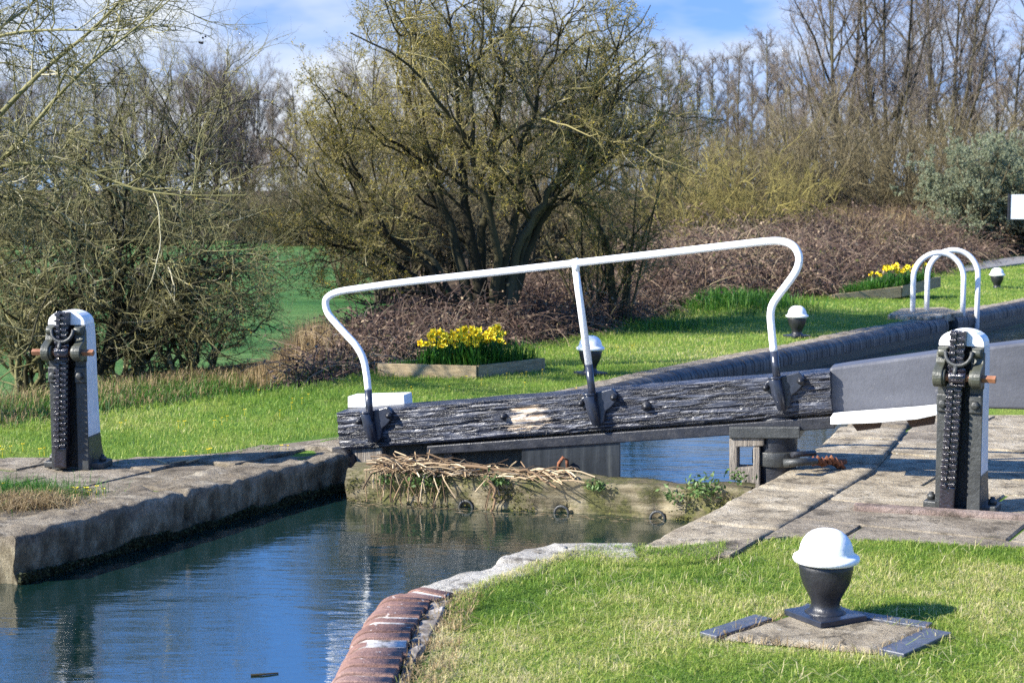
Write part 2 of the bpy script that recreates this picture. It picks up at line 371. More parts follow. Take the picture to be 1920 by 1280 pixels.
# mossy cill timber (local X along it)
N = NT('mossy old timber'); g1 = N.noise(2.4, 8, 0.65, (0.8, 6, 7), 0.5)
c = N.ramp(g1, [(0.28, (0.03, 0.023, 0.012)), (0.48, (0.14, 0.115, 0.065)), (0.75, (0.32, 0.275, 0.18))])
ms = N.ramp(N.noise(4.5, 6, 0.7), [(0.44, 0.0), (0.58, 0.9)])
c = N.mix(ms, c, N.ramp(N.noise(40, 4), [(0.35, (0.03, 0.035, 0.008)), (0.7, (0.1, 0.1, 0.022))]))
sx, sy, sz = N.sep(); f = N.math('ADD', sz, N.math('MULTIPLY', N.math('SUBTRACT', N.noise(9, 5), 0.5), 0.08))
c = N.mix(N.ramp(N.math('ADD', N.math('MULTIPLY', f, 2.0), 0.5), [(0.02, 0.9), (0.10, 0.0)]), c, (0.025, 0.023, 0.012))
M['cill'] = N.done(c, 0.75, N.bump(N.noise(3, 8, 0.7, (1, 6, 7)), 0.03), 0.3)

# vegetation
M['grass'] = mat_leaf('mown grass blades', [(0.0, (0.06, 0.135, 0.014)), (0.3, (0.165, 0.275, 0.030)), (0.6, (0.29, 0.37, 0.06)), (0.8, (0.47, 0.46, 0.14)), (1.0, (0.64, 0.55, 0.32))], 0.5, 0.45, 0.35)
M['grass_long'] = mat_leaf('lush long grass blades', [(0.0, (0.012, 0.06, 0.006)), (0.6, (0.04, 0.15, 0.012)), (1.0, (0.12, 0.24, 0.03))], 0.5, 0.35, 0.3)
M['straw'] = mat_leaf('dead dry grass', [(0.0, (0.12, 0.08, 0.035)), (0.4, (0.28, 0.20, 0.10)), (0.8, (0.45, 0.34, 0.19)), (1.0, (0.12, 0.15, 0.03))], 0.7, 0.25, 0.2)
M['bramble'] = mat_leaf('bramble canes and dead leaves', [(0.0, (0.04, 0.024, 0.020)), (0.35, (0.095, 0.060, 0.046)), (0.65, (0.17, 0.118, 0.085)), (0.9, (0.35, 0.265, 0.17)), (1.0, (0.07, 0.085, 0.02))], 0.7, 0.12, 0.2)
M['haw_bark'] = mat_leaf('mossy hawthorn bark', [(0.0, (0.014, 0.012, 0.008)), (0.5, (0.04, 0.036, 0.018)), (1.0, (0.085, 0.076, 0.042))], 0.85, 0, 0.2, 0.7, 5)
M['haw_twig'] = mat_leaf('lichened hawthorn twigs', [(0.0, (0.065, 0.054, 0.024)), (0.45, (0.175, 0.15, 0.058)), (0.8, (0.29, 0.25, 0.105)), (1.0, (0.40, 0.36, 0.23))], 0.8, 0, 0.2, 0.5, 2)
M['haw_bud'] = mat_leaf('opening ochre buds and lichen', [(0.0, (0.10, 0.105, 0.018)), (0.5, (0.26, 0.23, 0.036)), (1.0, (0.45, 0.34, 0.05))], 0.7, 0.3, 0.2)
M['pale_twig'] = mat_leaf('pale grey-green twigs', [(0.0, (0.045, 0.04, 0.016)), (0.45, (0.13, 0.122, 0.045)), (0.8, (0.26, 0.24, 0.115)), (1.0, (0.44, 0.40, 0.27))], 0.75, 0, 0.25, 0.5, 3)
M['wood_twig'] = mat_leaf('purple-brown winter twigs', [(0.0, (0.07, 0.056, 0.046)), (0.5, (0.16, 0.132, 0.110)), (1.0, (0.30, 0.26, 0.21))], 0.85, 0, 0.15, 0.4, 0.6)
M['wood_bark'] = mat_leaf('dark woodland bark', [(0.0, (0.022, 0.019, 0.012)), (0.5, (0.055, 0.048, 0.028)), (1.0, (0.11, 0.10, 0.055))], 0.9, 0, 0.15, 0.5, 1)
M['olive_twig'] = mat_leaf('olive thicket twigs', [(0.0, (0.055, 0.043, 0.025)), (0.5, (0.145, 0.118, 0.063)), (1.0, (0.26, 0.22, 0.12))], 0.85, 0, 0.15, 0.5, 1)
M['yellow_twig'] = mat_leaf('yellow lichened twigs', [(0.0, (0.075, 0.06, 0.028)), (0.5, (0.19, 0.16, 0.055)), (1.0, (0.33, 0.28, 0.085))], 0.85, 0, 0.15, 0.6, 0.8)
M['willow_leaf'] = mat_leaf('grey-green willow leaves', [(0.0, (0.12, 0.145, 0.085)), (0.5, (0.25, 0.28, 0.17)), (1.0, (0.40, 0.43, 0.29))], 0.7, 0.4, 0.2)
M['weed'] = mat_leaf('weed leaves', [(0.0, (0.03, 0.075, 0.012)), (0.6, (0.085, 0.15, 0.035)), (1.0, (0.16, 0.22, 0.09))], 0.6, 0.25, 0.3)
M['daff_leaf'] = mat_leaf('daffodil green', [(0.0, (0.03, 0.12, 0.015)), (1.0, (0.1, 0.24, 0.04))], 0.45, 0.3, 0.35)
M['daff_petal'] = mat_plain('daffodil yellow', [(0.3, (0.86, 0.70, 0.02)), (0.7, (0.88, 0.76, 0.05))], 30, 0.5)
M['daff_cup'] = mat_plain('daffodil trumpet', [(0.3, (0.84, 0.55, 0.012)), (0.7, (0.86, 0.62, 0.015))], 30, 0.5)
M['yellow_flower'] = mat_plain('celandine yellow', [(0.3, (0.75, 0.55, 0.02)), (0.7, (0.8, 0.62, 0.02))], 30, 0.5)
M['reed'] = mat_leaf('dead reed stalks', [(0.0, (0.035, 0.022, 0.012)), (0.4, (0.20, 0.13, 0.07)), (0.75, (0.36, 0.26, 0.15)), (1.0, (0.58, 0.48, 0.31))], 0.7, 0.1, 0.3)
M['cone'] = mat_plain('dark cones', [(0.3, (0.015, 0.008, 0.006)), (0.7, (0.03, 0.016, 0.012))], 30, 0.8)

# ground
N = NT('lawn soil and short turf'); c = N.ramp(N.noise(1.3, 7, 0.65), [(0.3, (0.055, 0.115, 0.014)), (0.5, (0.10, 0.18, 0.024)), (0.72, (0.19, 0.215, 0.05))])
c = N.mix(0.5, c, N.ramp(N.noise(45, 5, 0.7), [(0.3, 0.2), (0.7, 0.8)]), 'OVERLAY')
M['lawn'] = N.done(c, 0.9, N.bump(N.noise(60, 6, 0.7), 0.02), 0.15)
N = NT('green crop field'); c = N.ramp(N.noise(0.25, 7, 0.65, (0.6, 2.5, 1)), [(0.3, (0.025, 0.085, 0.02)), (0.5, (0.06, 0.135, 0.034)), (0.72, (0.13, 0.185, 0.06))])
c = N.mix(0.5, c, N.ramp(N.noise(5, 6, 0.7, (0.5, 2, 1)), [(0.3, 0.25), (0.7, 0.75)]), 'OVERLAY')
M['field'] = N.done(c, 0.9, N.bump(N.noise(12, 5, 0.7), 0.06), 0.12)
N = NT('brown leaf litter'); c = N.ramp(N.noise(2.5, 7, 0.7), [(0.3, (0.022, 0.015, 0.009)), (0.55, (0.055, 0.038, 0.022)), (0.8, (0.10, 0.075, 0.04))])
M['litter'] = N.done(c, 0.95, N.bump(N.noise(25, 6, 0.7), 0.04), 0.1)
M['mud'] = mat_plain('dark canal mud', [(0.3, (0.012, 0.012, 0.007)), (0.7, (0.035, 0.03, 0.018))], 4, 0.8)
M['tarmac'] = mat_plain('grey gravel path', [(0.3, (0.13, 0.125, 0.12)), (0.7, (0.24, 0.23, 0.22))], 14, 0.95, 0.01, 60)

# water
N = NT('canal water')
w1 = N.noise(2.2, 3, 0.5, (0.8, 2.4, 1)); w2 = N.noise(9.0, 4, 0.55, (0.7, 2.3, 1), 0.3); w3 = N.noise(0.45, 2, 0.5)
h = N.math('ADD', N.math('MULTIPLY', w1, 1.0), N.math('MULTIPLY', w2, 0.28))
amp = N.ramp(w3, [(0.35, 0.35), (0.65, 1.0)])
h = N.math('MULTIPLY', h, amp)
N.done((0.004, 0.016, 0.014), 0.015, N.bump(h, 0.0075), 0.9); N.b.inputs['IOR'].default_value = 2.9
M['water'] = N.m

# ------------------------------------------------------------------ layout in metres (camera at the origin, looking along +Y)
WATER_Z = -0.27
LW = [(-2.84, 9.0), (-1.77, 11.05), (-1.22, 11.95)]                 # left bank, stone edge
LB = [(-1.22, 11.95), (1.83, 17.1), (6.62, 24.15)]                   # left side of the chamber, black brick edge
LC = [(6.86, 24.5), (15.5, 37.3), (22, 47)]
RW0 = [(-1.15, 4.2), (-0.86, 5.6), (-0.735, 6.45), (-0.72, 7.06), (-0.655, 7.62), (-0.50, 7.83)]    # right bank, red brick edge
RW1 = [(-0.48, 7.86), (-0.30, 8.14), (-0.12, 8.30), (-0.075, 8.50), (0.06, 8.74), (0.28, 8.83), (0.70, 8.82)]
RW2 = [(0.70, 8.82), (1.565, 10.43), (2.02, 11.3), (2.72, 13.2), (3.4, 14.6), (17.5, 36.0), (24.4, 46)]
CANAL = RW0 + RW1[1:] + RW2[1:] + LC[::-1] + LB[::-1][:-1] + LW[::-1] + [(-3.3, 9.15), (-9, 9.4), (-9, 4.2)]

EDGE = [(-40, -2), (-12, 9.0), (-6.5, 12.3)] + [tuple(gp(*p)[:2]) for p in [(0, 800), (180, 774), (450, 737), (640, 708), (700, 692), (1020, 642), (1150, 617), (1300, 582), (1560, 566), (1720, 530), (1850, 496), (1920, 484)]] + [(17, 48), (30, 70)]
def edge_sd(x, y):
    """signed distance beyond the back edge of the left lawn (positive beyond)"""
    P = EDGE + [(60, 70), (60, -20), (-40, -20)]
    d = dpoly(x, y, EDGE, False); return np.where(inpoly(x, y, P), -d, d)
def ground_z(x, y):
    x = np.asarray(x, float); y = np.asarray(y, float)
    d = edge_sd(x, y)
    z = -0.02 + 0.03 * (fbm(x * 0.8, y * 0.8, 5) - 0.5)
    left = 1 - sstep(-3.0, -1.3, x)                       # 1 on the field side
    ditch = -0.42 * sstep(-0.1, 0.9, d) + 0.10 * sstep(1.3, 2.2, d) - 0.43 * sstep(3.0, 7.0, d)
    bank = (0.08 + 0.2 * sstep(1.5, 4.0, x)) * sstep(0.0, 1.6, d) - 0.1 * sstep(5, 9, d) - 0.6 * sstep(9, 18, d)
    z = z + left * ditch + (1 - left) * bank
    wall_d = dpoly(x, y, LB + LC, False)
    onleft = (d < 0.5) & (y > 14) & (x < 20)
    z = z + np.where(onleft, 0.10 * sstep(0.6, 3.0, wall_d) * sstep(2.0, 5.0, x), 0)
    z = z + 0.20 * np.exp(-(((x - 3.45) / 0.9) ** 2 + ((y - 25.6) / 0.9) ** 2)) * (fbm(x * 3, y * 3, 9) + 0.4)
    return z

def axis(lo, a, b, hi, st, g=1.22):
    m = list(np.arange(a, b + 1e-6, st)); s = st; v = b
    while v < hi: s *= g; v += s; m.append(v)
    s = st; v = a; pre = []
    while v > lo: s *= g; v -= s; pre.append(v)
    return np.array(pre[::-1] + m)
gx = axis(-700, -7, 10, 700, 0.1); gy = axis(-60, 4, 30, 900, 0.1)
X, Y = np.meshgrid(gx, gy); Z = ground_z(X, Y)
inside = inpoly(X, Y, CANAL) | (dpoly(X, Y, CANAL) < 0.13)
Z = np.where(inside, -1.3, Z)
nx, ny = len(gx), len(gy)
V = np.stack([X, Y, Z], -1).reshape(-1, 3)
ii = (np.arange(ny - 1)[:, None] * nx + np.arange(nx - 1)[None]).ravel()
Q = np.stack([ii, ii + 1, ii + nx + 1, ii + nx], -1)
fc = V[Q].mean(1); sd = edge_sd(fc[:, 0], fc[:, 1])
mi = np.zeros(len(Q), int)
mi[(sd > 0.15) & (sd <= 5.0)] = 1
mi[(sd > 5.0)] = np.where(fc[sd > 5.0][:, 0] < -0.115 * fc[sd > 5.0][:, 1] + 1.5, 2, 1)
mi[(fc[:, 1] > 85)] = 1
mi[fc[:, 2] < -1.0] = 3
o = link_mesh('ground', np_mesh('ground', V, Q, None, None, True, mi), [M['lawn'], M['litter'], M['field'], M['mud']]); tag(o, kind='structure')

# water sheet
wpoly = CANAL
wm = MB()
xs = [p[0] for p in CANAL]
import mathutils.geometry as mg
tri = mg.tessellate_polygon([[Vector((p[0], p[1], 0)) for p in CANAL]])
cx = np.array([p[:2] for p in CANAL]);
# push the sheet a little under the walls
area = sum(cx[i][0] * cx[(i + 1) % len(cx)][1] - cx[(i + 1) % len(cx)][0] * cx[i][1] for i in range(len(cx)))
sg = 1 if area > 0 else -1
ex = []
for i in range(len(cx)):
    a, b, c_ = cx[i - 1], cx[i], cx[(i + 1) % len(cx)]
    n1 = np.array([(b - a)[1], -(b - a)[0]]); n2 = np.array([(c_ - b)[1], -(c_ - b)[0]])
    n = n1 / (np.linalg.norm(n1) + 1e-9) + n2 / (np.linalg.norm(n2) + 1e-9); n /= (np.linalg.norm(n) + 1e-9)
    ex.append(b + sg * n * 0.1)
wm.add([(p[0], p[1], WATER_Z) for p in ex], [t for t in tri])
o = wm.build('water', M['water']); tag(o, kind='structure')

# ------------------------------------------------------------------ walls and copings
def resample(P, step):
    P = [np.array(p, float) for p in P]; out = [P[0]]
    for a, b in zip(P[:-1], P[1:]):
        L = np.linalg.norm(b - a); n = max(1, int(round(L / step)))
        for k in range(1, n + 1): out.append(a + (b - a) * k / n)
    return np.array(out)
def normals2(P, side):
    T = np.gradient(P, axis=0); T /= np.linalg.norm(T, axis=1)[:, None]
    return np.stack([-T[:, 1], T[:, 0]], -1) * side       # side=+1: left of travel = away from water

def offs(P, side, w):
    P = np.array(P, float); return [tuple(p) for p in P + normals2(P, side) * w]
def stone_wall(name, label, path, side, mat, width=0.42, rad=0.07, top=0.012, bottom=-0.75, joints=1.3, rough=0.02, seed=1, cat='wall', parent=None, wvar=0.0, lump=0.0):
    P = resample(path, 0.03); n = len(P); Nn = normals2(P, side)
    s = np.concatenate([[0], np.cumsum(np.linalg.norm(np.diff(P, axis=0), axis=1))])
    prof = [(0.0, bottom), (0.0, -0.6), (-0.012, -0.34), (-0.012, -0.26), (0.0, -0.2)]
    prof += [(0.0, z) for z in (-0.16, -0.12)]
    for k in range(7):
        a = math.pi / 2 * k / 6; prof.append((rad - rad * math.cos(a), top - rad + rad * math.sin(a)))
    prof += [(rad + (width - rad) * k / 8, top) for k in range(1, 9)] + [(width, -0.1)]
    prof = np.array(prof); m = len(prof)
    wv = 1 + wvar * (vnoise(s * 1.7, s * 0 + 2.2, seed + 3) - 0.5) * 2
    off = prof[None, :, 0] * wv[:, None]; zz = np.repeat(prof[None, :, 1], n, 0)
    U = s[:, None] + 0 * off; Vv = np.cumsum(np.concatenate([[0], np.hypot(*np.diff(prof, axis=0).T)]))[None] + 0 * off
    d = (fbm(U * 4, Vv * 4, seed) - 0.5) * rough * 2 + (fbm(U * 14, Vv * 14, seed + 7) - 0.5) * rough * 1.2
    blk = fbm(U * 0.9, Vv * 0.2, seed + 20) - 0.5
    jd = np.abs(((s + 0.37) % joints) - joints / 2) ; jd = joints / 2 - jd
    groove = -0.04 * np.exp(-(jd / 0.018) ** 2)[:, None] * (zz > -0.2)
    blockstep = (vnoise(np.floor((U + 0.37) / joints + 0.5) * 7.3, U * 0, seed + 31) - 0.5) * 0.03
    topw = sstep(-0.1, 0.0, zz)
    off2 = off - (d + groove) * (1 - topw) - blk * 0.03 * (1 - topw)
    z2 = zz + (d + groove + blockstep + lump * blk) * topw
    XY = P[:, None, :] + Nn[:, None, :] * off2[:, :, None]
    V = np.concatenate([XY, z2[:, :, None]], -1).reshape(-1, 3)
    ii = (np.arange(n - 1)[:, None] * m + np.arange(m - 1)[None]).ravel()
    Q = np.stack([ii, ii + 1, ii + m + 1, ii + m], -1)
    V = list(V); # end faces
    me = np_mesh(name, V, Q if side < 0 else Q[:, ::-1], None, None, True)
    import bmesh
    bm = bmesh.new(); bm.from_mesh(me); bm.verts.ensure_lookup_table()
    for e in (0, n - 1):
        try: bm.faces.new([bm.verts[e * m + k] for k in range(m)])
        except ValueError: pass
    bmesh.ops.recalc_face_normals(bm, faces=bm.faces); bm.to_mesh(me); bm.free()
    return tag(link_mesh(name, me, mat, parent), label, cat)

def bullnose(name, label, path, side, mat, width=0.33, rad=0.09, top=0.015, blen=0.078, gap=0.006, bottom=-0.3, seed=1, jit=0.004, parent=None):
    """a row of round-nosed bricks laid on edge across the wall top, plus the courses under it"""
    P = resample(path, blen); Nn = normals2(P, side); rng = np.random.default_rng(seed)
    prof = [(0.0, bottom)]
    for k in range(8):
        a = math.pi / 2 * k / 7; prof.append((rad - rad * math.cos(a), top - rad + rad * math.sin(a)))
    prof += [(width, top), (width, bottom)]
    prof = np.array(prof); m = len(prof); Vs, Qs, Ts, tn = [], [], [], []; base = 0; poly = []
    for i in range(len(P) - 1):
        L = np.linalg.norm(P[i + 1] - P[i]); g = gap / 2 / L
        j = rng.normal(0, jit, 2); tv = rng.uniform()
        rings = []
        e_ = g + 0.005 / L
        for f, sh in ((g, 0.004), (e_, 0.0), (1 - e_, 0.0), (1 - g, 0.004)):
            p = P[i] * (1 - f) + P[i + 1] * f; nn = Nn[i] * (1 - f) + Nn[i + 1] * f
            pr = prof.copy(); pr[1:-1, 1] -= sh; pr[:-1, 0] += sh
            xy = p[None] + nn[None] * (pr[:, :1] + j[0]); rings.append(np.concatenate([xy, pr[:, 1:] + j[1]], 1))
        seq = [rings[0], rings[1], rings[1], rings[2], rings[2], rings[3]]
        Vs.append(np.concatenate(seq)); tn.append(np.full(6 * m, tv))
        for r in (0, 2, 4):
            for k in range(m - 1): poly.append([base + r * m + k, base + r * m + k + 1, base + (r + 1) * m + k + 1, base + (r + 1) * m + k][::side])
        poly.append([base + k for k in range(m)]); poly.append([base + 5 * m + k for k in range(m - 1, -1, -1)])
        base += 6 * m
    me = bpy.data.meshes.new(name); me.from_pydata(np.concatenate(Vs).tolist(), [], poly)
    a = me.attributes.new('tint', 'FLOAT', 'POINT'); a.data.foreach_set('value', np.concatenate(tn).astype(np.float32))
    import bmesh
    bm = bmesh.new(); bm.from_mesh(me); 
    for f in bm.faces: f.smooth = len(f.verts) == 4
    bm.to_mesh(me); bm.free()
    return tag(link_mesh(name, me, mat, parent), label, None if parent else 'wall')

def wall_body(name, path, side, mat, t=0.3, top=-0.06, bottom=-1.3, parent=None, inset=0.02):
    P = resample(path, 0.5); Nn = normals2(P, side); w = MB()
    a = P + Nn * inset; b = P + Nn * (inset + t); n = len(P)
    vs = [(*p, bottom) for p in a] + [(*p, top) for p in a] + [(*p, top) for p in b] + [(*p, bottom) for p in b]
    fs = []
    for i in range(n - 1):
        for r in range(3): fs.append((r * n + i, r * n + i + 1, (r + 1) * n + i + 1, (r + 1) * n + i))
    fs += [(0, n, 2 * n, 3 * n), (n - 1, 2 * n - 1, 3 * n - 1, 4 * n - 1)]
    w.add(vs, fs); return w.build(name, mat, parent)

stone_wall('canal_wall', 'weathered stone coping of the far bank, mossy at the waterline, running up to the gate', LW, 1, M['stone'], 0.40, 0.035, 0.012, -0.9, 1.9, 0.034, 3)
stone_wall('canal_wall', 'pale stone edge of the right bank beside the timber heel post', RW2[:4], -1, M['paving'], 0.55, 0.05, 0.006, -0.9, 1.15, 0.012, 12)
wb = stone_wall('canal_wall', 'pale uneven edge stones between the red brick edge and the paved lock side', RW1, -1, M['stone_pale'], 0.30, 0.04, 0.012, -0.9, 1.05, 0.014, 22, wvar=0.10, lump=0.025)
o = bullnose('canal_wall', 'red round-nosed brick edge of the near bank, flecked with white lichen', RW0, -1, M['brick_red'], 0.27, 0.10, 0.03, 0.10, 0.024, -0.2, 4, jit=0.005)
bullnose('mortar_bed', None, [(p[0] + 0.008, p[1]) for p in RW0], -1, M['mortar_pale'], 0.255, 0.095, 0.0215, 0.10, 0.0, -0.2, 5, 0.0, o)
wall_body('wall_base', RW0, -1, M['stone'], 0.3, -0.19, -1.3, o, 0.03)
stone_wall('mortar_strip', None, [(p[0] + 0.27, p[1]) for p in RW0], -1, M['mortar'], 0.07, 0.02, -0.008, -0.2, 5, 0.03, 44, None, o, 0.5)
o = bullnose('chamber_wall', 'black round-nosed brick edge of the lock chamber behind the gate beam', LB, 1, M['brick_black'], 0.17, 0.11, 0.02, 0.078, 0.005, -0.16, 6, 0.0025)
stone_wall('coping_top', None, offs(LB, 1, 0.172), 1, M['paving_grey'], 0.26, 0.01, 0.014, -0.3, 2.0, 0.01, 50 + 6, None, o)
wall_body('wall_base', LB, 1, M['brick_black'], 0.5, -0.15, -1.3, o, 0.02)
o = bullnose('chamber_wall', 'black round-nosed brick edge of the chamber beyond the white ladder hoops', LC, 1, M['brick_black'], 0.17, 0.11, 0.02, 0.078, 0.005, -0.16, 7, 0.0025)
stone_wall('coping_top', None, offs(LC, 1, 0.172), 1, M['paving_grey'], 0.26, 0.01, 0.014, -0.3, 2.0, 0.01, 50 + 7, None, o)
wall_body('wall_base', LC, 1, M['brick_black'], 0.5, -0.15, -1.3, o, 0.02)
wall_body('chamber_wall', [(6.62 - 0.18, 24.15 + 0.12), (6.86 - 0.18, 24.5 + 0.12)], 1, M['brick_black'], 0.3, -0.05, -1.3)
tag(bpy.context.scene.objects['chamber_wall.002'] if 'chamber_wall.002' in bpy.data.objects else o, 'dark recessed ladder niche in the chamber edge below the white hoops', 'wall')
o = stone_wall('chamber_wall', 'grey stone edge on the right of the chamber running on behind the grey beam', RW2[3:], -1, M['stone'], 0.5, 0.05, 0.0, -0.9, 1.3, 0.012, 14)
# left bank beyond the end of the wall, out to the left
stone_wall('canal_bank', 'low stone bank turning away where the far coping ends', [(-9, 9.4), (-3.3, 9.15), (-2.86, 9.02)], 1, M['stone'], 0.4, 0.06, 0.0, -0.9, 1.2, 0.02, 15)

# ------------------------------------------------------------------ paving slabs
def slabs(name, poly, rot, sx, sy, mat, seed, top=0.0, gap=0.012, thick=0.06, mats=None, jitz=0.006):
    rng = random.Random(seed); c, s = math.cos(rot), math.sin(rot)
    L = [((p[0] * c + p[1] * s), (-p[0] * s + p[1] * c)) for p in poly]
    x0, x1 = min(p[0] for p in L), max(p[0] for p in L); y0, y1 = min(p[1] for p in L), max(p[1] for p in L)
    def clip(P, ax, v, keep_less):
        out = []
        for i in range(len(P)):
            a, b = P[i], P[(i + 1) % len(P)]; ia = (a[ax] <= v) == keep_less; ib = (b[ax] <= v) == keep_less
            if ia: out.append(a)
            if ia != ib:
                t = (v - a[ax]) / (b[ax] - a[ax]); out.append((a[0] + (b[0] - a[0]) * t, a[1] + (b[1] - a[1]) * t))
        return out
    m = MB(); y = y0
    while y < y1:
        h = sy * rng.uniform(0.75, 1.25); x = x0 - rng.uniform(0, sx)
        while x < x1:
            w = sx * rng.uniform(0.6, 1.4)
            P = clip(clip(clip(clip(L, 0, x + gap, False), 0, x + w, True), 1, y + gap, False), 1, y + h, True)
            if len(P) > 2:
                z = top + rng.uniform(-jitz, jitz); tl = (rng.uniform(-.006, .006), rng.uniform(-.006, .006))
                k = len(P); W_ = [(p[0] * c - p[1] * s, p[0] * s + p[1] * c) for p in P]
                mx = sum(p[0] for p in W_) / k; my = sum(p[1] for p in W_) / k
                zt = [z + (p[0] - mx) * tl[0] + (p[1] - my) * tl[1] for p in W_]
                ia = [(p[0] + (mx - p[0]) * 0.02, p[1] + (my - p[1]) * 0.02, q) for p, q in zip(W_, zt)]
                ib = [(p[0], p[1], q - 0.012) for p, q in zip(W_, zt)]; ic = [(p[0], p[1], top - thick) for p in W_]
                mi = 1 if (mats and rng.random() < mats) else 0
                m.add(ia + ib + ic, [list(range(k))] + [(i, (i + 1) % k, k + (i + 1) % k, k + i) for i in range(k)] + [(k + i, k + (i + 1) % k, 2 * k + (i + 1) % k, 2 * k + i) for i in range(k)], mi)
            x += w
        y += h
    o = m.build(name, mat); return tag(o, kind='structure')
lawn_edge_px = [(1200, 1034), (1480, 1003), (1700, 1012), (1920, 1025)]
PAV_R = offs(RW2[:4], -1, 0.552) + [(4.0, 14.6), (5.6, 17.2), (13, 18.5), (13, 8.4), (9, 8.6), (4.5, 8.75)] + [tuple(gp(*p)[:2]) for p in lawn_edge_px[::-1]]
slabs('paving', PAV_R, R_(-30), 1.25, 0.62, [M['paving'], M['paving_grey']], 5, mats=0.3)
slabs('paving', [(4.1, 13.9), (8.5, 12.6), (10, 19), (6.3, 17.6)], R_(-30), 1.2, 0.7, [M['paving_grey'], M['paving']], 15, top=-0.008, mats=0.4)
PAV_L = offs(LW, 1, 0.402)[::-1] + [(-3.7, 9.4), (-6, 10.2), (-6, 11.9)] + [tuple(gp(*p)[:2]) for p in [(0, 858), (200, 858), (330, 856), (430, 848), (500, 832), (640, 815)]] + [(-1.2, 12.9)]
slabs('paving', PAV_L, R_(62), 0.9, 0.5, [M['paving_grey'], M['stone']], 8, top=-0.004, mats=0.35, jitz=0.012)
# reddish kerb stone in front of the right paddle stand
k = MB(); a = gp(1600, 958); b = gp(1990, 982)
k.prism([(a.x, a.y, -0.05), (b.x, b.y, -0.05), (b.x + .03, b.y + .10, -0.05), (a.x + .03, a.y + .13, -0.05)], (0, 0, 0.085))
tag(k.build('kerb_stone', M['red_stone'], None, 0.02, 3), 'long reddish kerb stone lying in front of the right hand paddle stand', 'kerb')
# slab the ladder hoops stand on
k = MB(); q = [gp(1664, 594, 0.02), gp(1740, 600, 0.02), gp(1806, 590, 0.02), gp(1770, 580, 0.02), gp(1690, 582, 0.02)]
k.prism([(p.x, p.y, -0.05) for p in q], (0, 0, 0.11))
tag(k.build('stone_slab', M['paving'], None, 0.015), 'rough stone slab under the white ladder hoops', 'slab')
# path far right
def gpz(px, py):
    z = 0.0
    for _ in range(6): p = gp(px, py, z); z = float(ground_z(p.x, p.y))
    return gp(px, py, z)
q = [gpz(*p) for p in [(1800, 505), (1850, 492), (1900, 484), (2020, 476), (2020, 488), (1925, 495), (1860, 504), (1810, 512)]]
k = MB(); k.prism([(p.x, p.y, p.z - 0.1) for p in q], (0, 0, 0.14)); tag(k.build('path', M['tarmac']), kind='structure')

# ------------------------------------------------------------------ lock gate
G0 = Vector((-1.33, 11.62 + 0.3 * 1.33, 0)); gx_ = Vector((1, -0.3, 0)).normalized(); gy_ = Vector((0.3, 1, 0)).normalized()
GM = Matrix(((gx_.x, gy_.x, 0, G0.x), (gx_.y, gy_.y, 0, G0.y), (0, 0, 1, 0), (0, 0, 0, 1))); GI = GM.inverted()
def gl(px, py, off=0.0):
    """pixel -> gate coordinates (along, depth, up) on the plane `off` behind the beam's front face"""
    d = GI.to_3x3() @ ray(px, py); c = GI @ Vector((0, 0, CAM_H)); t = (off - c.y) / d.y
    p = c + d * t; return Vector((p.x, off, p.z))
gate = empty('lock_gate', 'wooden lock gate with black cracked top beam, white curved handrail and long grey balance beam', 'lock gate')
gate.matrix_world = GM
# top beam: own frame, local X along the grain
p0, p1 = gl(638, 771), gl(1562, 697); q0, q1 = gl(638, 845), gl(1562, 776)
tilt = math.atan2((q1 - q0).z, (q1 - q0).x)
L = (q1 - q0).length; Hb = ((p0 - q0).length + (p1 - q1).length) / 2
nxs, nzs = 180, 20; rng = np.random.default_rng(3)
dep = 0.30
ux = np.linspace(0, L, nxs)
sec = []
rb = 0.018
for (cxx, czz, a0) in ((rb, rb, 180), (rb, Hb - rb, 90)):
    pass
loop = [(0, z) for z in np.linspace(rb, Hb - rb, nzs)] + [(rb - rb * math.cos(a), Hb - rb + rb * math.sin(a)) for a in (0.5, 1.0)] \
    + [(y, Hb) for y in np.linspace(rb, dep - rb, 8)] + [(dep, Hb - rb), (dep, rb), (dep - rb, 0), (rb, 0)]
loop = np.array(loop); m = len(loop)
Ux = np.repeat(ux[:, None], m, 1); Py = np.repeat(loop[None, :, 0], nxs, 0); Pz = np.repeat(loop[None, :, 1], nxs, 0)
g = fbm(Ux * 3.2, Pz * 52, 4, 5); g2 = fbm(Ux * 6, Pz * 60, 11, 4)
disp = -0.013 * sstep(0.46, 0.30, g) - 0.006 * g2
front = (np.arange(m) < nzs)[None]
Py2 = Py - np.where(front, disp, 0) * 1.0
Pz2 = Pz + np.where(~front & (Pz > Hb / 2), -0.015 * fbm(Ux * 2.5, Py * 30, 8), 0) + np.where(Pz < rb + 1e-6, 0.012 * (fbm(Ux * 5, Ux * 0, 21)), 0)
endj = np.zeros_like(Ux); endj[0] = 0.02 * (fbm(Pz[0] * 20, Py[0] * 20, 2) - .5); endj[-1] = 0.03 * (fbm(Pz[0] * 20, Py[0] * 20, 6) - .5)
V = np.stack([Ux + endj, Py2, Pz2], -1).reshape(-1, 3)
ia = np.arange(nxs - 1)[:, None] * m; ja = np.arange(m)[None]; jb = (ja + 1) % m
Q = np.stack([ia + ja, ia + m + ja, ia + m + jb, ia + jb], -1).reshape(-1, 4)
me = np_mesh('top_beam', V, Q, None, None, False)
import bmesh
bm = bmesh.new(); bm.from_mesh(me); bm.verts.ensure_lookup_table()
bm.faces.new([bm.verts[k] for k in range(m)]); bm.faces.new([bm.verts[(nxs - 1) * m + k] for k in range(m - 1, -1, -1)])
bmesh.ops.recalc_face_normals(bm, faces=bm.faces); bm.to_mesh(me); bm.free()
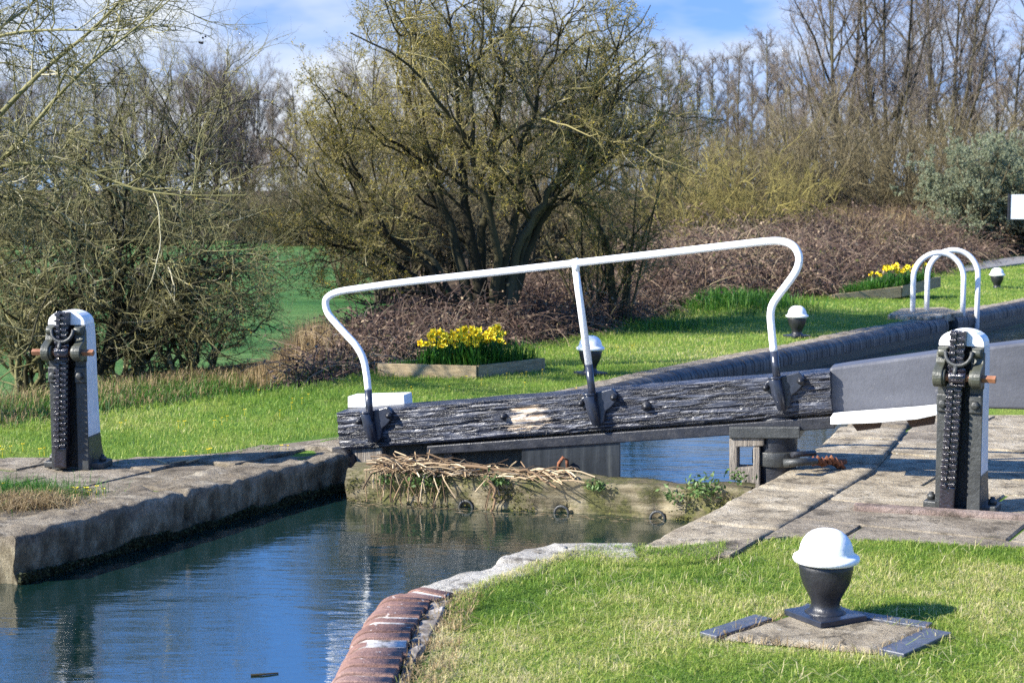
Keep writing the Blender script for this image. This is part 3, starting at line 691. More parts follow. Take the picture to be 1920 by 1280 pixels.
beam = link_mesh('top_beam', me, M['beam'], gate); beam['label'] = 'cracked black painted top beam with a bare pale patch'
beam.location = (q0.x, 0, q0.z); beam.rotation_euler = (0, -tilt, 0)
# bolt heads on the beam
for px, py, r in ((943, 781, 0.026), (1211, 762, 0.034)):
    b_ = MB(); c0 = gl(px, py, -0.02); b_.lathe([(r * 1.1, 0.0), (r, 0.03), (r * .55, 0.032), (r * .5, 0.05), (0.0, 0.052)], (0, 0, 0), 14)
    o = b_.build('bolt', M['black'], gate); o.rotation_euler = (math.pi / 2, 0, 0); o.location = (c0.x, 0.012, c0.z)
# lower rail under the top beam
k = MB(); off = 0.012
pp = [gl(800, 836, off), gl(1566, 780, off), gl(1566, 803, off), gl(980, 842, off), gl(800, 852, off)]
k.prism(pp, (0, 0.2, 0)); k.build('lower_rail', M['black'], gate, 0.008)
# balance beam
off = 0.07
pp = [gl(1555, 689, off), gl(1768, 660, off), gl(1920, 642, off), gl(2330, 592, off), gl(2330, 775, off), gl(1920, 768, off), gl(1768, 764, off), gl(1555, 778, off)]
k = MB(); k.prism(pp, (0, 0.26, 0)); o = k.build('balance_beam', M['grey_paint'], gate, 0.02, 3); o['label'] = 'long slate grey balance beam'
# handrail
def bez(pts, n=6):
    """Catmull-Rom through pts"""
    P = [2 * pts[0] - pts[1]] + pts + [2 * pts[-1] - pts[-2]]; out = []
    for i in range(1, len(P) - 2):
        for k in range(n):
            t = k / n; a, b, c, d = P[i - 1:i + 3]
            out.append(0.5 * ((2 * b) + (c - a) * t + (2 * a - 5 * b + 4 * c - d) * t * t + (3 * b - a - 3 * c + d) * t ** 3))
    out.append(P[-2]); return out
HO = -0.05
rail_px = [(690.5, 731), (687, 700), (681, 672), (668, 648), (650, 628), (632, 608), (617, 590), (611, 574), (612, 561), (622, 552), (640, 546), (672, 541), (760, 529), (920, 511.5), (1078, 493.5), (1250, 474), (1380, 459), (1440, 452.5), (1468, 453), (1487, 461), (1497, 476), (1498, 493), (1491, 511), (1475, 534), (1458, 556), (1448, 573), (1445, 592), (1447, 620), (1451, 659)]
k = MB(); k.tube(bez([gl(x, y, HO) for x, y in rail_px], 6), 0.0265, 16)
rail = k.build('handrail', M['white'], gate)
k = MB(); k.tube([gl(1078, 496, HO), gl(1084, 540, HO), gl(1104, 684, HO)], [0.024, 0.026, 0.027], 16); k.build('stanchion', M['white'], gate)
k = MB(); k.tube([gl(1077, 485, HO), gl(1077.6, 487, HO), gl(1079.5, 500, HO), gl(1081, 509, HO)], [0.024, 0.030, 0.029, 0.024], 16); k.build('collar', M['white'], gate)
for (x0, y0, x1, y1) in ((690.3, 730, 694, 790), (1103.8, 683, 1112, 752), (1451, 658, 1458, 720)):
    k = MB(); k.tube([gl(x0, y0, HO), gl(x1, y1, HO)], 0.0275, 16); k.build('rail_foot', M['black_blue'], gate)
# iron sockets bolted to the beam
def bracket(cxp, cyp, sc=1.0):
    c0 = gl(cxp, cyp, 0.0); w = 0.165 * sc; par = empty_part('socket_bracket', gate, c0)
    k = MB()
    t = -tilt; ca, sa = math.cos(tilt), math.sin(tilt)
    def P(x, z, y=-0.008): return Vector((x * ca - z * sa, y, x * sa + z * ca))
    wing = [(-w * 0.55, .055), (-w * .2, .085), (w * .1, .085), (w * 0.85, .105), (w * 1.05, .06), (w * .98, .015), (w * .7, -.03), (w * .45, -.055), (w * .32, -.13), (w * 0.05, -.165), (-w * .1, -.12), (-w * .12, -.03), (-w * .55, -.02), (-w * .75, .02)]
    k.prism([P(x, z, -0.03) for x, z in wing], (0, 0.045, 0))
    return par, k, P
def empty_part(name, parent, loc):
    return None
for nm, cxp, cyp, tx, ty in (('a', 700, 790, 694, 775), ('b', 1117, 757, 1112, 735), ('c', 1464, 727, 1458, 700)):
    _, k, P = bracket(cxp, cyp)
    c0 = gl(cxp, cyp, 0.0); xo = -0.012
    k.tube([P(xo - 0.018, 0.075, -0.055), P(xo - 0.003, -0.05, -0.055), P(xo + .01, -0.15, -0.03)], [0.042, 0.042, 0.03], 14)
    k.lathe([(0.047, 0), (0.047, 0.02)], P(xo - 0.018, 0.07, -0.055), 14)
    o = k.build('socket_bracket', M['black_blue'], gate, 0.008); o.location = (c0.x, 0, c0.z)
    for bx, bz in ((-0.10, 0.015), (0.145, 0.04)):
        b_ = MB(); b_.lathe([(0.026, 0.0), (0.024, 0.02), (0.013, 0.022), (0.012, 0.035), (0, 0.036)], (0, 0, 0), 10)
        bo = b_.build('bolt', M['black'], o); q = P(bx, bz, -0.03); bo.location = q; bo.rotation_euler = (math.pi / 2, 0, 0)
# footboard on the near side and its two supports
off = -0.17
fb = [gl(1557, 781, off), gl(1640, 775, off), gl(1720, 769, off), gl(1757, 765, off), gl(1757, 778, off), gl(1720, 786, off), gl(1640, 793, off), gl(1557, 796, off)]
k = MB(); k.prism(fb, (0, 0.22, 0)); k.build('footboard', M['white_old'], gate, 0.006)
for xs_ in ((1597, 1652, 796, 808), (1698, 1754, 787, 801)):
    k = MB(); off = -0.10
    k.prism([gl(xs_[0], xs_[2] - 2, off), gl(xs_[1], xs_[2] - 9, off), gl(xs_[1] - 2, xs_[3] - 6, off), gl(xs_[0] + 10, xs_[3], off)], (0, 0.17, 0)); k.build('board_support', M['wood_brown'], gate)
k = MB(); off = 0.31; k.prism([gl(652, 743, off), gl(757, 740, off), gl(759, 762, off), gl(652, 764, off)], (0, 0.18, 0)); k.build('footboard', M['white_old'], gate, 0.006)
k = MB(); k.prism([gl(652, 764, off), gl(740, 762, off), gl(740, 800, off), gl(652, 800, off)], (0, 0.1, 0)); k.build('board_support', M['plank_dark'], gate)
# posts and panels below
off = 0.05
k = MB(); k.prism([gl(650, 842, off), gl(716, 838, off), gl(716, 905, off), gl(650, 905, off)], (0, 0.22, 0)); k.build('mitre_post', M['wood_grey'], gate, 0.01)
off = 0.14
k = MB(); k.prism([gl(716, 836, off), gl(980, 818, off), gl(980, 925, off), gl(716, 925, off)], (0, 0.06, 0)); k.build('plank_panel', M['plank_dark'], gate)
k = MB(); k.prism([gl(833, 846, off - .03), gl(846, 845, off - .03), gl(846, 925, off - .03), gl(833, 925, off - .03)], (0, 0.028, 0)); k.build('batten', M['wood_grey'], gate)
off = 0.03
k = MB(); k.prism([gl(978, 828, off), gl(1162, 815, off), gl(1162, 925, off), gl(978, 925, off)], (0, 0.035, 0)); k.build('steel_panel', M['steel_panel'], gate, 0.004)
k = MB(); k.tube([gl(1046, 885, 0.0), gl(1048, 868, -.02), gl(1056, 857, -.03), gl(1063, 862, -.02), gl(1064, 882, 0.0)], 0.013, 10); k.build('lifting_eye', M['rust'], gate)
# heel post: round black post with iron collar, and the weathered mortised post beside it
c0 = gl(1455, 870, 0.17); rr = 0.145
k = MB(); k.lathe([(rr, -1.2), (rr * 1.02, -0.18), (rr * 0.98, -0.06), (rr, 0.05), (rr * 1.03, 0.2), (rr * 1.0, 0.62)], (c0.x, c0.y, 0), 30); k.build('heel_post', M['black'], gate)
zc = gl(1455, 862, 0.03).z
k = MB(); k.lathe([(rr * 1.04, zc - .055), (rr * 1.16, zc - .05), (rr * 1.16, zc + .05), (rr * 1.04, zc + .055)], (c0.x, c0.y, 0), 30); k.build('iron_collar', M['iron_dark'], gate, 0.004)
off = 0.0; k = MB()
A = gl(1367, 822, off); B = gl(1416, 905, off)
def rct(xa, ya, xb, yb, mt, nm, o_=0.0, d_=0.14):
    k = MB(); k.prism([gl(xa, ya, o_), gl(xb, ya, o_), gl(xb, yb, o_), gl(xa, yb, o_)], (0, d_, 0)); return k.build(nm, mt, gate, 0.008)
k.prism([gl(1367, 822, 0), gl(1432, 819, 0), gl(1432, 836, 0), gl(1382, 838, 0), gl(1382, 876, 0), gl(1412, 876, 0), gl(1412, 838, 0), gl(1424, 838, 0), gl(1424, 980, 0), gl(1395, 985, 0), gl(1390, 900, 0), gl(1367, 900, 0)], (0, 0.14, 0))
k.build('mortised_post', M['wood_grey'], gate, 0.008)
rct(1367, 800, 1500, 822, M['iron_dark'], 'post_cap', -0.02, 0.32)

# anchor strap with rusty tie bolts holding the collar to the bank
an = empty('gate_anchor', 'iron anchor strap with rusty bolts holding the heel post to the paving', 'anchor')
a, b = dp(1492, 866, 10.85), gp(1580, 872, 0.03)
k = MB(); k.tube([dp(1470, 868, 10.9), dp(1500, 866, 10.86), dp(1530, 864, 10.95)], [0.03, 0.028, 0.024], 10); k.build('strap', M['iron_dark'], an)
k = MB(); k.tube([dp(1485, 852, 11.0), dp(1528, 849, 11.1)], 0.02, 8); k.build('upper_pin', M['black'], an)
rng0 = random.Random(4)
for i in range(7):
    x = 1524 + i * 8.5; k = MB(); c0 = dp(x, 866 + rng0.uniform(-5, 7), 11.0 + i * .02)
    k.tube([c0 + Vector((-.02, 0, -.02)), c0 + Vector((.0, -.015, .02)), c0 + Vector((.025, 0, -.015)), c0 + Vector((.0, .02, -.03))], [0.014, 0.02, 0.018, 0.012], 8); k.build('tie_link', M['rust'], an)
k = MB(); k.tube([dp(1528, 866, 11.05), dp(1585, 865, 11.2)], [0.022, 0.02], 10); k.build('tie_rod', M['rust'], an)

# ------------------------------------------------------------------ cill timber in front of the gate
c0 = gp(648, 938, WATER_Z); c1 = gp(1406, 981, WATER_Z)
v = (c1 - c0); Lc = v.length; ang = math.atan2(v.y, v.x)
n1, dep = 120, 0.27; Ht0, Ht1 = 0.235, 0.225
loop = [(0, z) for z in np.linspace(-0.5, 0.19, 14)] + [(0.012, 0.215), (0.035, 0.225)] + [(y, 0.228) for y in np.linspace(0.06, dep, 7)] + [(dep, -0.5)]
loop = np.array(loop); m = len(loop); ux = np.linspace(0, Lc, n1)
Ux = np.repeat(ux[:, None], m, 1); Py = np.repeat(loop[None, :, 0], n1, 0); Pz = np.repeat(loop[None, :, 1], n1, 0)
nz = fbm(Ux * 2.5, Pz * 9 + Py * 9, 31, 5) - 0.5
Py = Py + np.where(Py < 0.03, -nz * 0.16, 0); Pz = Pz + np.where(Pz > 0.18, nz * 0.09, 0)
for hx, hw in ((0.92, 0.05), (1.62, 0.055), (2.30, 0.05)):
    hole = np.exp(-(((Ux - hx) / hw) ** 2) - ((Pz - 0.015) / 0.05) ** 2); Py = Py + np.where(Py < 0.1, hole * 0.07, 0)
V = np.stack([Ux, Py, Pz], -1).reshape(-1, 3)
ia = np.arange(n1 - 1)[:, None] * m; ja = np.arange(m - 1)[None]
Q = np.stack([ia + ja, ia + m + ja, ia + m + ja + 1, ia + ja + 1], -1).reshape(-1, 4)
cill = link_mesh('cill_timber', np_mesh('cill_timber', V, Q, None, None, True), M['cill'])
cill.location = (c0.x, c0.y, WATER_Z); cill.rotation_euler = (0, 0, ang)
tag(cill, 'mossy old timber spanning the water just in front of the lock gate', 'timber')
CM = Matrix.Translation(cill.location) @ Matrix.Rotation(ang, 4, 'Z')
def cl(x, y, z): return CM @ Vector((x, y, z))
for hx in (0.92, 1.62, 2.30):
    k = MB(); k.tube([Vector((hx + 0.05 * math.cos(a), -0.008, 0.0 + 0.05 * math.sin(a))) for a in np.linspace(-0.2, math.pi + .2, 10)], 0.010, 8)
    k.build('iron_staple', M['iron_dark'], cill)

# ------------------------------------------------------------------ paddle stands
def paddle_stand(name, label, loc, rz, both):
    t = empty(name, label, 'paddle gear', loc, (0, 0, rz), 'paddle stands beside the lock')
    Wd, H, d0 = 0.275, 1.15, 0.10
    hw = Wd / 2
    # casing: two cheeks, back, arched hood
    k = MB()
    prof = [(-d0, 0.0), (-d0, 1.03), (0.07, 1.03), (0.085, 0.9), (0.10, 0.5), (0.125, 0.25), (0.175, 0.08), (0.2, 0.0)]
    lo = [(-d0, 0.0), (-d0, 0.235), (0.128, 0.235), (0.145, 0.16), (0.175, 0.08), (0.2, 0.0)]
    up = [(-d0, 0.235), (-d0, 1.03), (0.07, 1.03), (0.085, 0.9), (0.10, 0.5), (0.128, 0.235)]
    for sx in (-1, 1):
        x0 = sx * hw; x1 = sx * (hw - 0.022)
        k.prism([(x0, y, z) for y, z in lo], (x1 - x0, 0, 0), 1)
        k.prism([(x0, y, z) for y, z in up], (x1 - x0, 0, 0), 0)
    cas = k.build('casing', [M['white_stand'], M['iron_dark']], t, 0.006)
    k = MB()   # front flanges and recessed back of the slot
    k.box((-hw + 0.035 + 0.001, -d0 - 0.006, 0.515), (0.068, 0.012, 1.03)); k.box((hw - 0.04, -d0 - 0.006, 0.515), (0.078, 0.012, 1.03))
    k.box((0, 0.0, 0.515), (Wd - 0.05, 0.02, 1.03))
    k.build('front_frame', M['iron_dark'], t, 0.003)
    k = MB()   # hood
    n = 14; arc = [(hw * math.cos(math.pi - math.pi * i / n), 1.03 + 0.10 * math.sin(math.pi * i / n) ** 0.8) for i in range(n + 1)]
    k.prism([(x, -d0 - 0.012, z) for x, z in arc], (0, d0 + 0.075, 0)); k.build('hood', M['white_old'], t, 0.006)
    for sx in (-1, 1):   # feet with bolts
        k = MB(); k.prism([(sx * (hw - .01), -0.06, 0), (sx * (hw + 0.085), -0.05, 0), (sx * (hw + 0.085), 0.13, 0), (sx * (hw - .01), 0.19, 0)], (0, 0, 0.045))
        k.build('foot', M['iron_dark'], t, 0.008)
    for sx in (-1, 1):
        b_ = MB(); b_.lathe([(0.026, 0), (0.026, 0.03), (0.015, 0.032), (0.014, 0.045), (0, 0.047)], (sx * (hw + 0.05), 0.03, 0.045), 6); b_.build('bolt', M['iron_dark'], t)
    # rack: square greased bar, slightly leaning, with two staggered rows of teeth
    rl = MB(); xa, xb, z0, z1 = -0.058, -0.012, 0.02, 1.125
    def cx_(z): return xa + (xb - xa) * (z / z1) ** 0.8
    yb = -d0 - 0.028
    pts = [(cx_(z), yb, z) for z in np.linspace(z0, z1, 12)]
    for a, b in zip(pts[:-1], pts[1:]):
        c = (Vector(a) + Vector(b)) / 2; ln = (Vector(b) - Vector(a)).length
        rl.box(c, (0.092, 0.05, ln + 0.004), Matrix.Rotation(math.atan2(b[0] - a[0], b[2] - a[2]), 3, 'Y'))
    rack = rl.build('rack', M['grease'], t, 0.004)
    tk = MB(); rng = random.Random(int(abs(loc[0]) * 100)); z = 0.17; i = 0
    while z < 1.12:
        for sx in (-1, 1):
            zz = z + (0.012 if sx > 0 else 0)
            if not 0.0 < zz < 1.115: continue
            tk.box((cx_(zz) + sx * 0.0245, yb - 0.040 + rng.uniform(-.004, .004), zz), (0.042, 0.036, 0.019), Matrix.Rotation(rng.uniform(-.14, .14), 3, 'Y'))
        z += 0.039
    tk.build('teeth', M['grease'], rack, 0.003)
    gk = MB()   # lump of old grease at the bottom of the rack
    gk.box((cx_(0.09), yb - 0.016, 0.095), (0.092, 0.05, 0.15), Matrix.Rotation(0.03, 3, 'Y')); gk.build('grease_lump', M['grease'], rack, 0.012, 3)
    # bearings: boss low in front, arm sweeping up to a lug on the frame
    zs = 0.845; ys = -d0 - 0.085
    for sx in (-1, 1):
        k = MB(); xc = sx * 0.115; w_ = 0.058
        sil = [(ys - 0.062 * math.cos(a), zs - 0.062 * math.sin(a)) for a in np.linspace(-1.2, 2.3, 12)]
        sil = [(y, z) for y, z in sil] + [(-d0, zs - 0.075), (-d0, zs + 0.155), (-d0 - 0.03, zs + 0.155), (-d0 - 0.04, zs + 0.11), (-d0 - 0.05, zs + 0.085)]
        k.prism([(xc - w_ / 2, y, z) for y, z in sil], (w_, 0, 0))
        k.tube([(xc - sx * .01 - .034, ys, zs), (xc - sx * .01 + 0.034, ys, zs)], 0.05, 18)
        k.tube([(sx * 0.075, -d0 - 0.05, zs + 0.15), (sx * 0.128, -d0 - 0.05, zs + 0.15)], 0.028, 14)
        k.box((sx * 0.103, -d0 - 0.028, zs + 0.15), (0.062, 0.04, 0.06))
        k.build('bearing', M['iron_olive'], t, 0.006)
        k = MB(); k.box((sx * 0.098, -d0 - 0.022, zs - 0.165), (0.08, 0.03, 0.115))
        k.lathe([(0.0, 0), (0.0, 0)], (0, 0, 0), 3) if False else None
        o = k.build('bearing_foot', M['iron_dark'], t, 0.01)
        b_ = MB(); b_.lathe([(0.028, 0), (0.026, 0.022), (0.014, 0.024), (0, 0.026)], (0, 0, 0), 6); bo = b_.build('bolt', M['iron_dark'], o)
        bo.location = (sx * 0.098, -d0 - 0.036, zs - 0.17); bo.rotation_euler = (math.pi / 2, 0, 0)
    # pinion and spindle
    k = MB(); k.lathe([(0.042, -0.05), (0.042, 0.05)], (0, ys, zs), 18, 0, 'x')
    for i in range(9):
        a = 2 * math.pi * i / 9; k.box((0, ys + 0.047 * math.cos(a), zs + 0.047 * math.sin(a)), (0.085, 0.02, 0.014), Matrix.Rotation(-a, 3, 'X').inverted())
    k.build('pinion', M['grease'], t, 0.002)
    k = MB(); xl = -0.225 if both else -0.15; k.box(((xl + 0.225) / 2, ys, zs), (0.225 - xl, 0.034, 0.034), Matrix.Rotation(0.5, 3, 'X')); k.build('spindle', M['copper'], t, 0.003)
    # Y-shaped catch hanging in front of the rack
    k = MB(); zc = zs + 0.135
    k.tube([(0.078 * math.cos(a), -d0 - 0.085 + 0.02 * math.sin(a), zc + 0.015 + 0.075 * math.sin(a)) for a in np.linspace(math.pi - .15, 2 * math.pi + .15, 16)], 0.0125, 10)
    k.tube([(-0.01, -d0 - 0.105, zc - 0.06), (-0.014, -d0 - 0.115, zc - 0.10), (-0.016, -d0 - 0.12, zc - 0.13)], [0.016, 0.014, 0.011], 10)
    k.build('catch', M['iron_dark'], t)
    return t
pr = gp(1806, 958); pl = gp(139, 878)
paddle_stand('paddle_stand', 'black and white paddle stand on the right hand paving in front of the grey beam', (pr.x, pr.y + 0.06, 0.0), R_(-27), False)
paddle_stand('paddle_stand', 'black and white paddle stand on the far bank, copper coloured spindle showing both sides', (pl.x, pl.y + 0.06, 0.0), R_(-7), True)

# ------------------------------------------------------------------ bollards
def make_bollard(loc, rz, label):
    t = empty('bollard', label, 'bollard', loc, (0, 0, rz), 'mooring bollards')
    k = MB(); k.box((0, 0, 0.014), (0.27, 0.27, 0.028)); k.build('base_plate', M['black_blue'], t, 0.004)
    k = MB(); k.lathe([(0.100, 0.026), (0.082, 0.036), (0.070, 0.050), (0.0665, 0.066), (0.068, 0.082), (0.076, 0.104), (0.091, 0.132), (0.107, 0.162), (0.118, 0.198), (0.1245, 0.236), (0.126, 0.272)], (0, 0, 0), 48); k.build('body', M['black'], t)
    k = MB(); k.lathe([(0.118, 0.262), (0.136, 0.264), (0.149, 0.27), (0.154, 0.281), (0.151, 0.293), (0.139, 0.300), (0.128, 0.306), (0.1235, 0.320), (0.119, 0.343), (0.108, 0.369), (0.091, 0.391), (0.07, 0.407), (0.05, 0.4155), (0.032, 0.418), (0.0, 0.419)], (0, 0, 0), 48); k.build('cap', M['white'], t)
    return t
nb = gp(1547, 1160)
proto = make_bollard((nb.x, nb.y, 0.006), R_(28), 'near white capped black bollard standing on a stone slab in the grass')
def copy_tree(o, parent=None):
    c = o.copy(); COL.objects.link(c); c.parent = parent
    for ch in list(o.children): copy_tree(ch, c)
    return c
for (px, py, lab) in ((1107, 700, 'white capped bollard on the grass half hidden by the handrail middle post'), (1494, 630, 'white capped bollard on the grass mound right of the handrail end'), (1869, 541, 'small white capped bollard right of the white ladder hoops')):
    p = gp(px, py); z = float(ground_z(p.x, p.y)); c = copy_tree(proto); 
    p = gp(px, py, z - 0.02) if False else p
    c.location = (p.x, p.y, -0.01); c['label'] = lab
# slab and slate edging round the near bollard
slab_px = [(1352, 1194), (1508, 1143), (1735, 1178), (1640, 1220)]
q = [gp(*p) for p in slab_px]
sl = MB(); nn = 26; vs = []
for i in range(nn):
    for j in range(nn):
        u, w = i / (nn - 1), j / (nn - 1)
        p = q[0] * (1 - u) * (1 - w) + q[1] * u * (1 - w) + q[2] * u * w + q[3] * (1 - u) * w
        e = min(u, w, 1 - u, 1 - w); z = 0.006 + 0.016 * (fbm(p.x * 9, p.y * 9, 2) - 0.5) - 0.02 * max(0, 0.04 - e) / 0.04
        vs.append((float(p.x), float(p.y), float(z)))
sl.add(vs, [(i * nn + j, i * nn + j + 1, (i + 1) * nn + j + 1, (i + 1) * nn + j) for i in range(nn - 1) for j in range(nn - 1)], 0, True)
o = sl.build('stone_slab', M['paving']); tag(o, 'lichen spotted stone slab under the near bollard, edged with slate', 'slab')
for a, b, w in ((0, 1, 0.10), (1, 2, 0.09), (2, 3, 0.12)):
    A, B = q[a], q[b]; d = (B - A).normalized(); n_ = Vector((d.y, -d.x, 0)); cen = sum(q, Vector()) / 4
    if (A + n_ - cen).length < (A - n_ - cen).length: n_ = -n_
    f0, f1 = ((-0.03, 0.62) if a == 0 else (-0.05, 1.0) if a == 1 else (0.0, 0.95))
    A2, B2 = A + (B - A) * f0 + n_ * 0.008, A + (B - A) * f1 + n_ * 0.008
    k = MB(); k.prism([A2 + Vector((0, 0, -0.06)), B2 + Vector((0, 0, -0.06)), B2 + n_ * w + Vector((0, 0, -0.06)), A2 + n_ * w + Vector((0, 0, -0.06))], (0, 0, 0.068)); k.build('slate_edging', M['slate'], o, 0.003)
PAD = [tuple(p[:2]) for p in q]
PADX = [tuple((p + (p - sum(q, Vector()) / 4) * 0.10)[:2]) for p in q]

# ------------------------------------------------------------------ white ladder hoops
for (xl, xr, yb1, yb2, yt, Yd, lab) in ((1711, 1805, 586, 590, 474, 24.9, 'nearer of the two white ladder hoops by the chamber edge'), (1737.5, 1831.5, 583, 604, 469, 25.2, 'farther of the two white ladder hoops by the chamber edge')):
    a, b = dp(xl, yb1, Yd), dp(xr, yb2, Yd); r = (b.x - a.x) / 2; zt = dp(xl, yt, Yd).z; cxm = (a.x + b.x) / 2
    pts = [Vector((a.x, Yd, a.z - 0.1)), Vector((a.x, Yd, zt - r * 1.0))] + [Vector((cxm - r * math.cos(t), Yd, zt - r + r * math.sin(t))) for t in np.linspace(0.12, math.pi - 0.12, 22)] + [Vector((b.x, Yd, zt - r)), Vector((b.x, Yd, b.z - 0.1))]
    k = MB(); k.tube(pts, 0.041, 14); tag(k.build('ladder_hoop', M['white']), lab, 'handrail', 'white ladder hoops')
# white board at the right edge
bd = empty('notice_board', 'white board with a dark edge at the right side of the picture', 'board')
a, b = dp(1896, 365, 33), dp(2010, 411, 33)
k = MB(); k.box(((a.x + b.x) / 2, 33.03, (a.z + b.z) / 2), (b.x - a.x, 0.05, a.z - b.z)); k.build('panel', M['white'], bd, 0.004)
k = MB(); k.box((a.x - 0.022, 33.04, (a.z + b.z) / 2), (0.04, 0.08, a.z - b.z + 0.02)); k.build('edge_trim', M['black'], bd)
k = MB(); k.box(((a.x + b.x) / 2 + .1, 33.12, 0.9), (0.09, 0.09, 2.1)); k.build('post', M['white'], bd)

# ------------------------------------------------------------------ vegetation: blades, tubes, trees
def blades(P, length, width, tint, rng, lean=0.35, bend=0.35):
    """P (n,3) roots -> curved tapering blades"""
    n = len(P); az = rng.uniform(0, 2 * np.pi, n); fa = az + rng.uniform(0.8, 2.3, n)
    d = np.stack([np.cos(az), np.sin(az), np.zeros(n)], -1); w = np.stack([np.cos(fa), np.sin(fa), np.zeros(n)], -1) * (width / 2)[:, None]
    ln = np.abs(rng.normal(0, lean, n)); up = np.array([0, 0, 1.0])
    mid = P + (up * 0.55 + d * (ln * 0.45)[:, None]) * length[:, None]
    tipz = np.clip(1 - ln * bend * 1.2, 0.25, 1)
    tip = P + (up * tipz[:, None] + d * (ln * (1 + bend))[:, None]) * length[:, None]
    V = np.stack([P - w, P + w, mid + w * 0.75, mid - w * 0.75, tip], 1).reshape(-1, 3)
    b = np.arange(n) * 5
    Q = np.stack([b, b + 1, b + 2, b + 3], -1); T = np.stack([b + 3, b + 2, b + 4], -1)
    return V, Q, T, np.repeat(tint, 5)
def scatter(poly, dens, rng, box=None):
    xs = [p[0] for p in poly]; ys = [p[1] for p in poly]
    x0, x1, y0, y1 = (min(xs), max(xs), min(ys), max(ys)) if box is None else box
    n = int((x1 - x0) * (y1 - y0) * dens); x = rng.uniform(x0, x1, n); y = rng.uniform(y0, y1, n)
    k = inpoly(x, y, poly); return x[k], y[k]
def leaf_quads(C, size, tint, rng, asp=0.55):
    n = len(C); a = rng.normal(0, 1, (n, 3)); a /= np.linalg.norm(a, axis=1)[:, None]
    b = rng.normal(0, 1, (n, 3)); b -= a * (a * b).sum(1)[:, None]; b /= np.linalg.norm(b, axis=1)[:, None]
    a = a * size[:, None]; b = b * (size * asp)[:, None]
    V = np.stack([C - a, C + b, C + a, C - b], 1).reshape(-1, 3); k = np.arange(n) * 4
    return V, np.stack([k, k + 1, k + 2, k + 3], -1), np.repeat(tint, 4)
def tubes(P, R, sides, tint):
    B, n, _ = P.shape
    T = np.gradient(P, axis=1); T /= (np.linalg.norm(T, axis=2, keepdims=True) + 1e-9)
    mt = P[:, -1] - P[:, 0]; mt /= (np.linalg.norm(mt, axis=1, keepdims=True) + 1e-9)
    ref = np.where(np.abs(mt[:, 2:3]) > 0.8, np.array([[1.0, 0.1, 0]]), np.array([[0, 0, 1.0]]))[:, None, :]
    n1 = np.cross(T, ref); n1 /= (np.linalg.norm(n1, axis=2, keepdims=True) + 1e-9); n2 = np.cross(T, n1)
    a = 2 * np.pi * np.arange(sides) / sides
    ring = P[:, :, None, :] + R[:, :, None, None] * (np.cos(a)[None, None, :, None] * n1[:, :, None, :] + np.sin(a)[None, None, :, None] * n2[:, :, None, :])
    V = ring.reshape(-1, 3)
    b = (np.arange(B) * n * sides)[:, None, None]; i = (np.arange(n - 1) * sides)[None, :, None]; j = np.arange(sides)[None, None]; j2 = (j + 1) % sides
    Q = np.stack([b + i + j, b + i + j2, b + i + sides + j2, b + i + sides + j], -1).reshape(-1, 4)
    return V, Q, np.repeat(tint, n * sides)
def merge(parts):
    Vs, Qs, Ts, At = [], [], [], []; o = 0
    for p in parts:
        V, Q, T, A = p; Vs.append(V); At.append(A)
        if Q is not None and len(Q): Qs.append(Q + o)
        if T is not None and len(T): Ts.append(T + o)
        o += len(V)
    return np.concatenate(Vs), (np.concatenate(Qs) if Qs else None), (np.concatenate(Ts) if Ts else None), np.concatenate(At)
def stem(pts, r0, r1, n=14):
    pts = np.array([list(p) for p in pts], float)
    s = np.concatenate([[0], np.cumsum(np.linalg.norm(np.diff(pts, axis=0), axis=1))]); t = np.linspace(0, s[-1], n)
    P = np.stack([np.interp(t, s, pts[:, k]) for k in range(3)], -1)
    for _ in range(2): P[1:-1] = P[1:-1] * 0.5 + (P[:-2] + P[2:]) * 0.25
    return P, np.linspace(r0, r1, n)
def wob(st, rng, a):
    P, R = st; n = len(P); w = np.cumsum(rng.normal(0, a, (n, 3)), 0); w -= np.linspace(0, 1, n)[:, None] * w[-1]; w *= np.minimum(1, np.linspace(0, 4, n))[:, None]
    R = R[0] * (1 - np.linspace(0, 1, n) ** 0.6 * (1 - R[-1] / R[0])); return P + w, R
